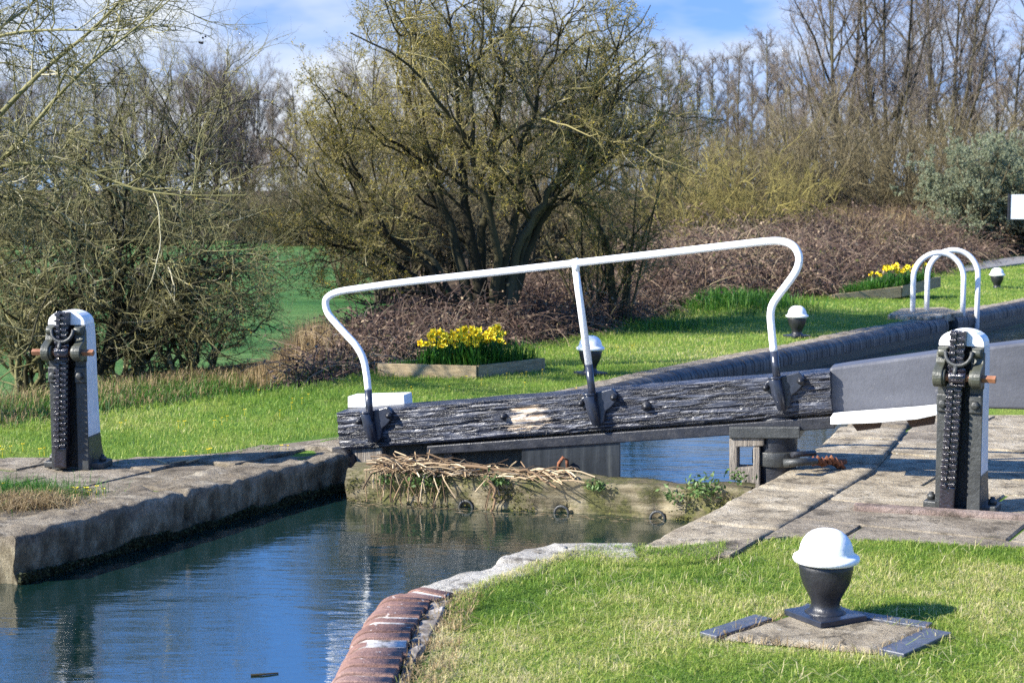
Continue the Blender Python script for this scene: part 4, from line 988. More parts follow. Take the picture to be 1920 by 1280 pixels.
def grow(stems, levels, rng, keep=None):
    out = [(np.stack([s[0] for s in stems]), np.stack([s[1] for s in stems]))]
    for lv in levels:
        P, R = out[-1]; B, n, _ = P.shape; k = lv['n']
        t = (np.arange(k)[None] + rng.uniform(0, 1, (B, k))) / k; t = t ** lv.get('sk', 1.0); t0, t1 = lv.get('t', (0.2, 0.98)); t = t0 + (t1 - t0) * t
        f = np.clip(t * (n - 1), 0, n - 1.001); i = f.astype(int); f = f - i; bi = np.arange(B)[:, None]
        pos = P[bi, i] * (1 - f[..., None]) + P[bi, i + 1] * f[..., None]; tan = P[bi, i + 1] - P[bi, i]
        tan /= (np.linalg.norm(tan, axis=2, keepdims=True) + 1e-9); rp = R[bi, i] * (1 - f) + R[bi, i + 1] * f
        Lp = np.linalg.norm(np.diff(P, axis=1), axis=2).sum(1)[:, None]
        pr = rng.normal(0, 1, (B, k, 3)); pr -= tan * (tan * pr).sum(2, keepdims=True); pr /= (np.linalg.norm(pr, axis=2, keepdims=True) + 1e-9)
        a0, a1 = lv.get('ang', (35, 70)); a = np.radians(rng.uniform(a0, a1, (B, k, 1)))
        d = np.cos(a) * tan + np.sin(a) * pr + np.array(lv.get('bias', (0, 0, 0)))
        d /= np.linalg.norm(d, axis=2, keepdims=True)
        Ln = Lp * lv['len'] * rng.uniform(0.55, 1.25, (B, k)) * (1 - lv.get('tp', 0.5) * t)
        if 'max' in lv: Ln = np.minimum(Ln, lv['max'] * rng.uniform(0.7, 1.0, (B, k)))
        r0 = np.minimum(rp * 0.8, np.maximum(Ln * lv.get('rl', 0.018), lv.get('rmin', 0.003)))
        d = d.reshape(-1, 3); p = pos.reshape(-1, 3); Ln = Ln.ravel(); r0 = r0.ravel(); ns = lv.get('s', 5)
        cu = rng.normal(0, lv.get('curl', 0.0) + 1e-9, d.shape)
        pts = [p]; wig = lv.get('wig', 0.18); tr = np.array(lv.get('trop', (0, 0, 0.06)))
        for _ in range(ns):
            d = d + rng.normal(0, wig, d.shape) + tr + cu; d /= np.linalg.norm(d, axis=1, keepdims=True)
            p = p + d * (Ln / ns)[:, None]; pts.append(p)
        PP = np.stack(pts, 1); RR = r0[:, None] * np.linspace(1, lv.get('tip', 0.35), ns + 1)[None]
        if keep is not None:
            kk = keep(PP[:, -1]); PP, RR = PP[kk], RR[kk]
        out.append((PP, RR))
    return out
def tree_meshes(name, lv, split, sides, rng, tint=None, buds=None):
    def pack(rangeL):
        parts = []
        for i in rangeL:
            P, R = lv[i]; tv = np.clip(rng.normal(0.5, 0.22, len(P)), 0, 1) if tint is None else tint(i, P, rng)
            V, Q, A = tubes(P, R, sides[i], tv); parts.append((V, Q, None, A))
        return merge(parts)
    a = pack(range(0, split)); b = pack(range(split, len(lv)))
    ma = np_mesh(name + '_trunk', a[0], a[1], None, a[3], True); mb = np_mesh(name + '_crown', b[0], b[1], None, b[3], True)
    mc = None
    if buds:
        n, s0, s1 = buds; P = np.concatenate([lv[i][0].reshape(-1, 3) for i in range(max(split, len(lv) - 2), len(lv))])
        C = P[rng.integers(0, len(P), n)] + rng.normal(0, 0.012, (n, 3))
        V, Q, A = leaf_quads(C, rng.uniform(s0, s1, n), rng.uniform(0, 1, n), rng); mc = np_mesh(name + '_buds', V, Q, None, A)
    return ma, mb, mc
def tree_obj(name, label, loc, meshes, mats, cat='tree', group=None, third='buds', rz=0, sc=1.0):
    t = empty(name, label, cat, loc, (0, 0, rz), group); t.scale = (sc, sc, sc)
    link_mesh('trunk', meshes[0], mats[0], t); link_mesh('crown', meshes[1], mats[1], t)
    if meshes[2] is not None: link_mesh(third, meshes[2], mats[2], t)
    return t
def copy_tree_at(proto, loc, rz, sc, label=None):
    c = copy_tree(proto); c.location = loc; c.rotation_euler = (0, 0, rz); c.scale = (sc, sc, sc * 1.0)
    if label: c['label'] = label
    return c

# --- the big hawthorn
rng = np.random.default_rng(11)
HB = Vector((-0.38, 21.6, 0.12))
def hp(px, py, Yd): p = dp(px, py, Yd); return p - HB
stems = []
hs = [  # traced main stems: pixel path, depth change at tip, base radius
    ([(880, 600), (850, 560), (800, 500), (745, 440), (690, 330), (640, 240), (600, 170)], -0.9, 0.085),
    ([(890, 600), (870, 520), (840, 440), (800, 330), (770, 200), (740, 60), (720, -40)], 0.4, 0.10),
    ([(900, 605), (890, 480), (870, 380), (865, 230), (850, 100), (830, -80)], -0.6, 0.11),
    ([(915, 605), (905, 500), (920, 420), (940, 300), (960, 150), (970, -60)], 0.9, 0.11),
    ([(930, 605), (935, 500), (975, 400), (1000, 280), (1040, 130), (1080, -20)], -0.7, 0.10),
    ([(945, 605), (960, 500), (1010, 390), (1060, 320), (1130, 220), (1210, 130)], -0.3, 0.11),
    ([(950, 605), (985, 470), (1030, 370), (1085, 250), (1140, 110), (1220, 10)], 0.7, 0.10),
    ([(960, 605), (975, 520), (1040, 400), (1130, 310), (1220, 270), (1300, 240)], 0.3, 0.08),
    ([(875, 600), (800, 540), (720, 490), (640, 460), (560, 440), (500, 420)], 0.2, 0.07),
    ([(870, 600), (810, 520), (700, 460), (610, 380), (550, 310), (510, 250)], 0.8, 0.07),
    ([(885, 605), (840, 560), (760, 545), (690, 555), (610, 560)], -0.8, 0.045),
    ([(905, 605), (880, 470), (790, 380), (700, 230), (650, 120)], 1.4, 0.08),
    ([(925, 605), (930, 450), (900, 300), (910, 120), (900, -90)], -1.4, 0.09),
    ([(935, 605), (960, 460), (1050, 330), (1160, 180), (1250, 80)], 1.5, 0.08)]
for pth, dd, r in hs:
    n = len(pth); stems.append(wob(stem([hp(x, y, 21.6 + dd * (i / (n - 1)) ** 1.2) for i, (x, y) in enumerate(pth)], r, r * 0.06, 22), rng, 0.032))
def keep_h(T):
    px = 960 + (T[:, 0] + HB.x) / (T[:, 1] + HB.y) * FPX; z = T[:, 2] + HB.z
    wob = 0.25 * np.sin(T[:, 0] * 5.1 + T[:, 2] * 3.7) + 0.2 * np.sin(T[:, 0] * 11 - T[:, 2] * 8)
    e = ((T[:, 0] - 0.02) / 3.2) ** 2 + (T[:, 1] / 3.0) ** 2 + ((T[:, 2] - 1.9) / 3.5) ** 2
    return (e < 1 + wob * 0.35) & (T[:, 2] > 0.55 + 0.35 * (T[:, 0] > 0) - 0.1 * (T[:, 0] < -1.0))
lv = grow(stems, [dict(n=16, sk=0.7, t=(0.24, 1.0), ang=(22, 65), len=0.44, tp=0.32, rl=0.014, rmin=0.012, s=8, wig=0.2, trop=(0, 0, 0.03)),
                  dict(n=8, ang=(30, 75), len=0.55, tp=0.35, rl=0.012, rmin=0.0095, s=6, wig=0.22, trop=(0, 0, 0.03)),
                  dict(n=8, ang=(30, 80), len=0.55, tp=0.4, rl=0.010, rmin=0.0066, s=5, wig=0.25, trop=(0, 0, 0.04)),
                  dict(n=5, ang=(30, 75), len=0.65, tp=0.3, rl=0.012, rmin=0.005, s=3, wig=0.25, trop=(0, 0, 0.05), max=0.22)], rng, keep_h)
ms_ = tree_meshes('hawthorn', lv, 2, [9, 6, 4, 3, 3], rng, None, (50000, 0.008, 0.017))
tree_obj('hawthorn_tree', 'big bare hawthorn with many dark stems and a wide olive crown behind the daffodil bed', HB, ms_, [M['haw_bark'], M['haw_twig'], M['haw_bud']])

# --- left bushy tree on the field edge
rng = np.random.default_rng(21)
LT = Vector((-5.15, 20.2, -0.35))
def lp(px, py, Yd): return dp(px, py, Yd) - LT
ls = [([(180, 700), (205, 640), (235, 560), (215, 470), (205, 380), (190, 250), (170, 120)], 0.3, 0.06),
      ([(185, 700), (215, 630), (250, 550), (290, 470), (330, 380), (380, 270), (420, 160)], -0.5, 0.055),
      ([(190, 690), (230, 590), (270, 480), (270, 380), (290, 250), (320, 130)], 0.5, 0.055),
      ([(110, 690), (120, 600), (110, 520), (90, 440), (60, 330), (20, 240)], 0.2, 0.06),
      ([(190, 690), (240, 600), (310, 530), (390, 480), (470, 450)], -0.3, 0.05),
      ([(200, 680), (250, 610), (330, 590), (420, 590), (500, 620)], 0.4, 0.03),
      ([(180, 690), (160, 590), (140, 480), (120, 350), (120, 220)], -0.6, 0.055),
      ([(115, 690), (90, 610), (40, 540), (-20, 480), (-90, 440)], 0.5, 0.045),
      ([(120, 690), (80, 620), (10, 590), (-60, 600)], -0.3, 0.03),
      ([(200, 680), (270, 560), (370, 500), (470, 490), (540, 530)], 0.8, 0.035), ([(190, 690), (240, 520), (330, 440), (430, 400), (500, 390)], 1.0, 0.04), ([(190, 690), (150, 560), (80, 470), (10, 430)], 0.9, 0.04), ([(190, 690), (250, 600), (350, 560), (440, 560), (510, 590)], -0.8, 0.028), ([(190, 690), (215, 560), (225, 420), (240, 300), (235, 180)], 0.2, 0.06), ([(115, 690), (60, 560), (0, 500), (-80, 520)], -0.7, 0.03),
      ([(190, 690), (260, 640), (340, 645), (420, 660), (480, 645)], -0.5, 0.022), ([(115, 690), (60, 645), (0, 640), (-60, 655)], -0.4, 0.022), ([(195, 690), (250, 660), (300, 600), (330, 520), (345, 430)], 0.6, 0.03), ([(110, 690), (70, 640), (40, 560), (30, 460)], 0.5, 0.028)]
stems = []
for pth, dd, r in ls:
    n = len(pth); stems.append(wob(stem([lp(x, y, 20.2 + dd * (i / (n - 1))) for i, (x, y) in enumerate(pth)], r, r * 0.13, 20), rng, 0.04))
lv = grow(stems, [dict(n=15, t=(0.12, 0.99), ang=(25, 70), len=0.52, tp=0.35, rl=0.012, rmin=0.010, s=9, wig=0.12, trop=(0, 0, -0.005), curl=0.10),
                  dict(n=10, ang=(25, 70), len=0.6, tp=0.35, rl=0.009, rmin=0.0078, s=8, wig=0.13, trop=(0, 0, 0.0), curl=0.14),
                  dict(n=6, ang=(25, 75), len=0.6, tp=0.35, rl=0.009, rmin=0.0056, s=6, wig=0.15, trop=(0, 0, 0.02), curl=0.16)], rng,
          lambda T: (T[:, 2] > 0.15) & (T[:, 2] < 4.9 + 0.3 * np.sin(T[:, 0] * 6)) & (T[:, 0] < 2.75))
def tl(i, P, r): return np.clip(r.normal(0.45 + 0.02 * i, 0.24, len(P)), 0, 1)
ms_ = tree_meshes('bushy_tree', lv, 2, [8, 5, 4, 3], rng, tl, (5000, 0.008, 0.016))
tree_obj('bushy_tree', 'bare many-stemmed tree on the field edge behind the far paddle stand', LT, ms_, [M['haw_bark'], M['pale_twig'], M['haw_bud']])

# --- pale tree whose limbs reach in from the left
rng = np.random.default_rng(31)
AT = Vector((-6.3, 15.6, -0.3))
def ap(px, py, Yd): return dp(px, py, Yd) - AT
al = [([(-260, 830), (-240, 500), (-230, 200), (-200, -100), (-160, -330)], 15.6, 15.6, 0.16),
      ([(-235, 420), (-110, 330), (0, 215), (80, 130), (160, 70), (225, 5), (290, -70)], 15.6, 15.2, 0.042),
      ([(-235, 430), (-90, 380), (40, 265), (110, 175), (180, 110), (260, 50), (330, -10)], 15.6, 14.8, 0.033),
      ([(-240, 500), (-120, 360), (0, 306), (110, 302), (170, 318), (230, 350), (270, 362), (360, 368), (460, 366)], 15.6, 14.4, 0.028),
      ([(-238, 380), (-140, 200), (-40, 80), (60, 10), (140, -60)], 15.6, 16.2, 0.036),
      ([(-240, 520), (-140, 440), (-30, 380), (60, 350), (120, 400), (150, 470)], 15.6, 15.9, 0.03),
      ([(-236, 300), (-130, 120), (10, 60), (130, 55), (230, 60), (330, 45)], 15.6, 14.9, 0.026)]
stems = []
for pth, y0, y1, r in al:
    n = len(pth); stems.append(stem([ap(x, y, y0 + (y1 - y0) * i / (n - 1)) for i, (x, y) in enumerate(pth)], r, r * 0.14 if r < 0.1 else 0.06, 20))
lv = grow(stems, [dict(n=18, t=(0.22, 0.99), ang=(25, 65), len=0.36, tp=0.3, rl=0.010, rmin=0.0078, s=9, wig=0.13, trop=(0, 0, 0.0), max=1.2, curl=0.12),
                  dict(n=10, ang=(30, 70), len=0.55, tp=0.35, rl=0.010, rmin=0.0056, s=7, wig=0.15, trop=(0, 0, 0.02), curl=0.14),
                  dict(n=7, ang=(30, 75), len=0.5, tp=0.4, rl=0.010, rmin=0.0042, s=4, wig=0.22, trop=(0, 0, 0.05))], rng,
          lambda T: (T[:, 0] + AT.x) / (T[:, 1] + AT.y) < (-480 + 60 * np.sin(T[:, 2] * 7)) / FPX)
def ta(i, P, r): return np.clip(r.normal(0.58 - 0.04 * (i > 1), 0.22, len(P)), 0, 1)
ms_ = tree_meshes('leaning_tree', lv, 2, [9, 5, 4, 3], rng, ta, None)
at = tree_obj('leaning_tree', 'pale barked tree reaching its long limbs in from the left of the picture', AT, (ms_[0], ms_[1], None), [M['pale_twig'], M['pale_twig']])
tips = lv[3][0][:, -1]; n = 160; cl_ = tips[rng.integers(0, len(tips), 50)]
C = cl_[rng.integers(0, 50, n)] + rng.normal(0, 0.03, (n, 3)); cv = MB()
for p in C:
    cv.lathe([(0.0, -0.012), (0.010, -0.004), (0.009, 0.006), (0.0, 0.012)], tuple(p), 6)
o = cv.build('cones', M['cone'], at); o['kind'] = 'stuff'

# --- generic trees and bushes
def gen_tree(name, seed, H=12.0, lean=0.0, fork=False, wide=0.5, dens=1.0, rbase=0.16):
    rng = np.random.default_rng(seed)
    if fork:
        st = [stem([(0, 0, -0.3), (0.1, 0, H * .2), (-.05, 0.1, H * .33), (-.9 * wide * 2, .2, H * .6), (-1.2 * wide * 2, .1, H)], rbase, 0.03, 16),
              stem([(0, 0, -0.3), (0.1, 0, H * .2), (.1, 0, H * .33), (0.9 * wide * 2, -.2, H * .62), (1.1 * wide * 2, -.3, H)], rbase * .95, 0.03, 16),
              stem([(0, 0, -0.3), (0.1, 0, H * .2), (.05, 0, H * .38), (0.15, .7, H * .7), (0.2, .9, H * 1.05)], rbase * .9, 0.03, 16)]
        n1 = int(12 * dens)
    else:
        st = [stem([(0, 0, -0.3), (lean * .3 + rng.normal(0, .08), 0, H * .3), (lean * .7 + rng.normal(0, .15), rng.normal(0, .15), H * .65), (lean, 0, H)], rbase, 0.025, 18)]; n1 = int(26 * dens)
    lv = grow(st, [dict(n=n1, t=(0.22, 0.98), ang=(22, 52), len=wide, tp=0.6, rl=0.014, rmin=0.018, s=8, wig=0.12, trop=(0, 0, 0.07)),
                   dict(n=9, ang=(22, 58), len=0.52, tp=0.45, rl=0.011, rmin=0.012, s=6, wig=0.14, trop=(0, 0, 0.06)),
                   dict(n=8, ang=(25, 65), len=0.55, tp=0.4, rl=0.010, rmin=0.0095, s=4, wig=0.18, trop=(0, 0, 0.07)),
                   dict(n=6, ang=(25, 65), len=0.6, tp=0.3, rl=0.010, rmin=0.0085, s=2, wig=0.16, trop=(0, 0, 0.07))], rng)
    return tree_meshes(name, lv, 2, [8, 5, 3, 3, 3], rng, None, None)
def gen_bush(name, seed, H=4.0, Rr=2.0, ns=13, up=0.03, leaves=None, dens=1.0):
    rng = np.random.default_rng(seed); st = []
    for i in range(ns):
        a = 2 * math.pi * (i + rng.uniform(-.3, .3)) / ns; q = rng.uniform(0.25, 1.0)
        tx, ty = Rr * q * math.cos(a), Rr * q * math.sin(a); h = H * rng.uniform(0.6, 1.0) * (1 - 0.25 * q)
        st.append(wob(stem([(0.15 * math.cos(a), 0.15 * math.sin(a), -0.2), (tx * .3, ty * .3, h * .4), (tx * .7, ty * .7, h * .75), (tx, ty, h)], 0.042, 0.008, 16), rng, 0.07))
    lv = grow(st, [dict(n=int(9 * dens), t=(0.12, 0.98), ang=(25, 65), len=0.42, tp=0.5, rl=0.013, rmin=0.011, s=6, wig=0.16, trop=(0, 0, up)),
                   dict(n=7, ang=(25, 70), len=0.5, tp=0.4, rl=0.010, rmin=0.008, s=4, wig=0.2, trop=(0, 0, up)),
                   dict(n=6, ang=(25, 75), len=0.5, tp=0.4, rl=0.010, rmin=0.0062, s=3, wig=0.2, trop=(0, 0, up))], rng)
    return tree_meshes(name, lv, 1, [6, 4, 3, 3], rng, None, leaves)

wt = [gen_tree('woodland_tree', 101, 12, 0.3, False, 0.36), gen_tree('woodland_tree', 102, 11, -0.4, False, 0.42), gen_tree('woodland_tree', 103, 13, 0.1, True, 0.55),
      gen_tree('poplar', 104, 11, 0.1, False, 0.26, 1.5, 0.085), gen_tree('woodland_tree', 105, 12.5, 0.5, True, 0.46, 0.85)]
GW = 'bare trees of the wood beyond the bramble bank'
LWD = 'bare tree among the tall trees of the wood beyond the bramble bank'
def put_tree(vi, px, Yd, sc, label, rz, zb=-0.6, first={}):
    x = (px - 960) / FPX * Yd
    if vi not in first:
        first[vi] = tree_obj('woodland_tree', label, (x, Yd, zb), wt[vi], [M['wood_bark'], M['wood_twig'], None], 'tree', GW, rz=rz, sc=sc); return first[vi]
    return copy_tree_at(first[vi], (x, Yd, zb), rz, sc, label)
put_tree(4, 1655, 60, 0.86, 'dark trunked forked bare tree standing tallest left of the grey-green willow', 0.2)
put_tree(2, 1575, 62, 0.80, 'bare forked tree just left of the tallest dark forked one', 1.0)
put_tree(0, 1735, 66, 0.9, 'broad bare tree rising behind the grey-green willow', 2.2)
rs = random.Random(5)
for px in (1775, 1820, 1860, 1900, 1945, 2010, 2080, 1705): put_tree(rs.choice([0, 1, 2, 4]), px, rs.uniform(62, 80), rs.uniform(0.80, 1.0), LWD, rs.uniform(0, 6.28))
for px in (1235, 1270, 1300, 1335, 1362, 1385, 1408, 1430, 1452): put_tree(3, px, rs.uniform(70, 80), rs.uniform(0.76, 0.90), 'slender upright bare tree in the row above the yellow thorn bush', rs.uniform(0, 6.28))
for px in (1480, 1510, 1540, 1600, 1620, 1500): put_tree(rs.choice([0, 1, 3]), px, rs.uniform(66, 80), rs.uniform(0.62, 0.74), LWD, rs.uniform(0, 6.28))
GF = 'distant bare trees across the field'
for i in range(52):
    px = -60 + i * 26 + rs.uniform(-15, 15); vi = rs.choice([0, 1, 2, 3, 0])
    c = put_tree(vi, px, rs.uniform(96, 120), rs.uniform(0.68, 0.9) + (0.12 if px > 700 else 0), 'distant bare tree in the line across the green field', rs.uniform(0, 6.28), -1.3); c['group'] = GF
# thickets
bs = [gen_bush('thicket', 201, 4.2, 2.0), gen_bush('thicket', 202, 4.0, 2.3, 15), gen_bush('thicket', 203, 4.4, 1.7, 12, 0.06)]
GB = 'thicket bushes below the wood'
first_b = {}
def put_bush(vi, px, Yd, sc, label, rz, zb=-0.3, mat=None, group=GB, name='thicket_bush'):
    x = (px - 960) / FPX * Yd; key = (vi, mat)
    if key not in first_b:
        me = bs[vi]
        if mat is not None and mat != 'olive_twig': me = tuple((q.copy() if q else None) for q in me)
        mm = [M['wood_bark'], M[mat or 'olive_twig'], None]
        first_b[key] = tree_obj(name, label, (x, Yd, zb), me, mm, 'bush', group, rz=rz, sc=sc); return first_b[key]
    c = copy_tree_at(first_b[key], (x, Yd, zb), rz, sc, label); c['group'] = group; return c
for px in range(1240, 2060, 24):
    put_bush(rs.randrange(3), px + rs.uniform(-14, 14), rs.uniform(46, 60), rs.uniform(0.85, 1.5), 'olive brown bush in the thicket at the foot of the wood', rs.uniform(0, 6.28), -0.6)
for px in range(660, 1130, 42):
    put_bush(rs.randrange(3), px + rs.uniform(-14, 14), rs.uniform(38, 54), rs.uniform(0.95, 1.3), 'brown bush in the hedge behind the big hawthorn', rs.uniform(0, 6.28), -0.6, 'wood_twig', 'hedge bushes behind the hawthorn', 'hedge_bush')
for px in range(500, 660, 30):
    put_bush(rs.randrange(3), px, rs.uniform(75, 82), 1.1, 'brown bush in the hedge across the field', rs.uniform(0, 6.28), -1.2, 'wood_twig', 'hedge bushes across the field', 'hedge_bush')
for px in range(-60, 640, 32):
    put_bush(rs.randrange(3), px + rs.uniform(-10, 10), rs.uniform(76, 84), rs.uniform(0.6, 1.1), 'brown bush in the hedge across the field', rs.uniform(0, 6.28), -1.2, 'wood_twig', 'hedge bushes across the field', 'hedge_bush')
# yellow lichened thorn bushes
yb = gen_bush('thorn', 211, 3.6, 2.1, 14, 0.0)
YB = tree_obj('thorn_bush', 'yellow lichened thorn bush above the brambles right of the hawthorn', ((1400 - 960) / FPX * 38, 38, 0.2), yb, [M['yellow_twig'], M['yellow_twig'], None], 'bush', 'yellow lichened thorn bushes')
copy_tree_at(YB, ((1290 - 960) / FPX * 36, 36, 0.1), 2.0, 0.88, 'yellow lichened thorn bush closest to the crown of the hawthorn')
copy_tree_at(YB, ((1480 - 960) / FPX * 41, 41, 0.1), 4.0, 0.86, 'yellow lichened thorn bush farthest right, beside the dark gap in the wood')
# loose pale shrubs at the field edge beside the bushy tree
sb = gen_bush('field_shrub', 231, 1.9, 1.25, 15, 0.0, None, 0.8)
SB = tree_obj('field_shrub', 'loose pale shrub at the field edge right of the bushy tree trunk', ((345 - 960) / FPX * 20.6, 20.6, -0.55), sb, [M['pale_twig'], M['pale_twig'], None], 'bush', 'loose pale shrubs at the field edge')
copy_tree_at(SB, ((60 - 960) / FPX * 19.6, 19.6, -0.55), 2.4, 1.05, 'loose pale shrub behind the far paddle stand by the left edge')
copy_tree_at(SB, ((235 - 960) / FPX * 21.5, 21.5, -0.6), 4.1, 1.1, 'loose pale shrub growing round the foot of the bushy tree')
# grey-green willow
wl = gen_bush('willow', 221, 3.7, 2.3, 18, 0.07, (120000, 0.011, 0.026))
WL = tree_obj('willow_bush', 'rounded grey-green willow bush at the right, in leaf', ((1815 - 960) / FPX * 44, 44, -0.1), wl, [M['wood_bark'], M['olive_twig'], M['willow_leaf']], 'bush', 'grey-green willow bushes', 'leaves')
copy_tree_at(WL, ((1925 - 960) / FPX * 45, 45, 0.1), 1.7, 1.05, 'taller grey-green willow bush cut by the right edge')
# hazel clump with a bent dead trunk right of the hawthorn
rng = np.random.default_rng(41); HZ = Vector((1.35, 23.2, 0.2)); st = []
zp = lambda x, y, Yd=23.2: dp(x, y, Yd) - HZ
for i in range(16):
    x0 = rng.uniform(1085, 1180); x1 = x0 + rng.normal(0, 70); y1 = rng.uniform(320, 440)
    st.append(stem([zp(x0, 600), zp(x0 + (x1 - x0) * .25, 540), zp((x0 + x1) / 2, 470, 23.2 + rng.normal(0, .2)), zp(x1, y1, 23.2 + rng.normal(0, .5))], 0.022, 0.008, 12))
st.append(stem([zp(1150, 600), zp(1146, 520), zp(1138, 450), zp(1110, 400), zp(1068, 364)], 0.07, 0.03, 12))
lv = grow(st, [dict(n=8, t=(0.15, 0.98), ang=(25, 65), len=0.42, tp=0.5, rl=0.012, rmin=0.007, s=6, wig=0.17, trop=(0, 0, 0.02)),
               dict(n=6, ang=(25, 70), len=0.5, tp=0.4, rl=0.010, rmin=0.005, s=5, wig=0.2, trop=(0, 0, 0.0)),
               dict(n=5, ang=(25, 75), len=0.5, tp=0.4, rl=0.010, rmin=0.0042, s=3, wig=0.2)], rng)
ms_ = tree_meshes('hazel', lv, 1, [7, 4, 3, 3], rng, None, (3000, 0.008, 0.016))
tree_obj('hazel_clump', 'olive hazel clump with a bent bare stem just right of the hawthorn trunk', HZ, ms_, [M['haw_bark'], M['haw_twig'], M['haw_bud']], 'bush')

# --- brambles: arching canes and dead leaves in one mass
def band(rng, n, dmin, dmax, xr, yr):
    x = rng.uniform(*xr, n * 6); y = rng.uniform(*yr, n * 6); d = edge_sd(x, y)
    k = (d > dmin) & (d < dmax); return x[k][:n], y[k][:n], d[k][:n]
rng = np.random.default_rng(51)
def canes(n, x, y, z, L, r, rng):
    az = rng.uniform(0, 2 * np.pi, n); el = rng.uniform(0.5, 1.4, n)
    d = np.stack([np.cos(az) * np.cos(el), np.sin(az) * np.cos(el), np.sin(el)], -1); p = np.stack([x, y, z], -1); pts = [p]; s = 7
    for _ in range(s):
        d = d + rng.normal(0, 0.13, d.shape) + np.array([0, 0, -0.26]); d /= np.linalg.norm(d, axis=1, keepdims=True); p = p + d * (L / s)[:, None]; pts.append(p)
    P = np.stack(pts, 1); return tubes(P, np.linspace(1, .5, s + 1)[None] * r[:, None], 3, np.clip(rng.normal(0.45, 0.2, n) + 1.3 * (fbm(x * 0.6, y * 0.6, 64) - 0.48), 0, 0.97)), P
parts = []
def bramble_zone(n, xr, yr, dmin, dmax, hf, Lr, nleaf, r=0.006, ls=(0.015, 0.035)):
    x, y, d = band(rng, n, dmin, dmax, xr, yr); n = len(x); lift_ = hf(x, y, d) * rng.uniform(0, 1, n) ** 0.7 * (0.25 + 1.5 * fbm(x * 0.7, y * 0.7, 63))
    z = ground_z(x, y) + lift_
    (V, Q, A), P = canes(n, x, y, z, rng.uniform(*Lr, n), np.full(n, r) * rng.uniform(.6, 1.3, n), rng); parts.append((V, Q, None, A))
    PP = P.reshape(-1, 3); C = PP[rng.integers(0, len(PP), nleaf)] + rng.normal(0, 0.05, (nleaf, 3))
    V, Q, A = leaf_quads(C, rng.uniform(*ls, nleaf), np.clip(rng.normal(0.5, 0.24, nleaf), 0, 1), rng); parts.append((V, Q, None, A))
bramble_zone(9000, (-2.3, 3.0), (16.5, 27), 0.15, 2.6, lambda x, y, d: 0.16 * sstep(0, 1.0, d), (0.35, 0.85), 26000)
bramble_zone(16000, (2.2, 22), (24, 56), 0.1, 4.5, lambda x, y, d: 0.08 + 0.42 * sstep(0.2, 2.2, d), (0.6, 1.3), 52000, 0.008, (0.02, 0.045))
v = merge(parts); o = link_mesh('brambles', np_mesh('brambles', v[0], v[1], None, v[3]), M['bramble']); tag(o, 'tangled red-brown brambles along the back of the lawn', 'brambles', None, 'stuff')

# --- dry grass along the ditch and the tawny bank on the right
rng = np.random.default_rng(61); parts = []
x, y, d = band(rng, 15000, 1.35, 3.8, (-9, -1.5), (11, 21)); n = len(x)
hh = rng.uniform(0.05, 0.24, n) * (0.3 + 1.0 * fbm(x * 1.1, y * 1.1, 4)) * (1 - 0.55 * sstep(-4.0, -2.2, x))
parts.append(blades(np.stack([x, y, ground_z(x, y)], -1), hh, np.full(n, 0.008), np.where(rng.uniform(0, 1, n) < 0.3, 1.0, np.clip(rng.normal(0.5, .22, n), 0, .9)), rng, 0.7, 0.5))
n = 6500; x = rng.normal(-2.45, 0.34, n); y = rng.normal(19.2, 0.4, n); k = edge_sd(x, y) > 0.5; x, y = x[k], y[k]; n = len(x)
g_ = np.exp(-((x + 2.4) / 0.45) ** 2)
parts.append(blades(np.stack([x, y, ground_z(x, y)], -1), rng.uniform(0.25, 0.85, n) * (0.3 + 0.7 * g_), np.full(n, 0.008), np.clip(rng.normal(0.45, .22, n), 0, .93), rng, 0.35, 0.45))
x, y, d = band(rng, 16000, 1.2, 6.5, (8, 22), (30, 56)); n = len(x)
parts.append(blades(np.stack([x, y, ground_z(x, y) + 0.35 * sstep(1, 3, d)], -1), rng.uniform(0.5, 1.05, n), np.full(n, 0.016), np.clip(rng.normal(0.35, .2, n), 0, .9), rng, 0.5, 0.6))
v = merge(parts); o = link_mesh('dry_grass', np_mesh('dry_grass', v[0], v[1], v[2], v[3]), M['straw']); tag(o, 'dead straw coloured grass along the ditch and the far bank', 'grass', None, 'stuff')

# --- lawns
rng = np.random.default_rng(71); parts = []
NEAR = [(RW0[0][0] + .4, RW0[0][1])] + [(p[0] + 0.37, p[1]) for p in RW0[1:5]] + [tuple(gp(*p)[:2]) for p in [(850, 1119), (905, 1094), (990, 1062), (1052, 1041), (1085, 1029), (1200, 1027), (1230, 1031), (1480, 1003), (1700, 1012), (1920, 1025)]] + [(4.6, 8.75), (4.6, 4.2)]
x, y = scatter(NEAR, 12500, rng, (-0.8, 4.6, 5.6, 9.4))
jit = 0.16 * (fbm(x * 7, y * 7, 41) - 0.5) + rng.normal(0, 0.012, len(x)); k = ~inpoly(x + jit, y + jit * 0.6, PADX); x, y = x[k], y[k]; n = len(x)
de = dpoly(x, y, NEAR[:10], False); dpad = dpoly(x, y, PADX)
patch = fbm(x * 1.6, y * 1.6, 77) ; fine = fbm(x * 9, y * 9, 78)
dry = np.clip(1.3 * (patch - 0.47), -0.3, 0.3) + 0.45 * (fine - .5) + 0.42 * np.exp(-(de / 0.12) ** 2) * (x < 0.4) + 0.28 * np.exp(-(dpad / 0.08) ** 2)
tn = np.clip(rng.normal(0.46, 0.17, n) + dry, 0, 1)
ln = rng.uniform(0.012, 0.040, n) * (0.5 + 1.0 * fine)
parts.append(blades(np.stack([x, y, np.where(dpoly(x, y, RW1, False) < 0.31, 0.006, np.where(dpoly(x, y, RW1, False) < 0.5, 0.0, ground_z(x, y)))], -1), ln, rng.uniform(0.002, 0.0042, n), tn, rng, 1.1, 0.6))
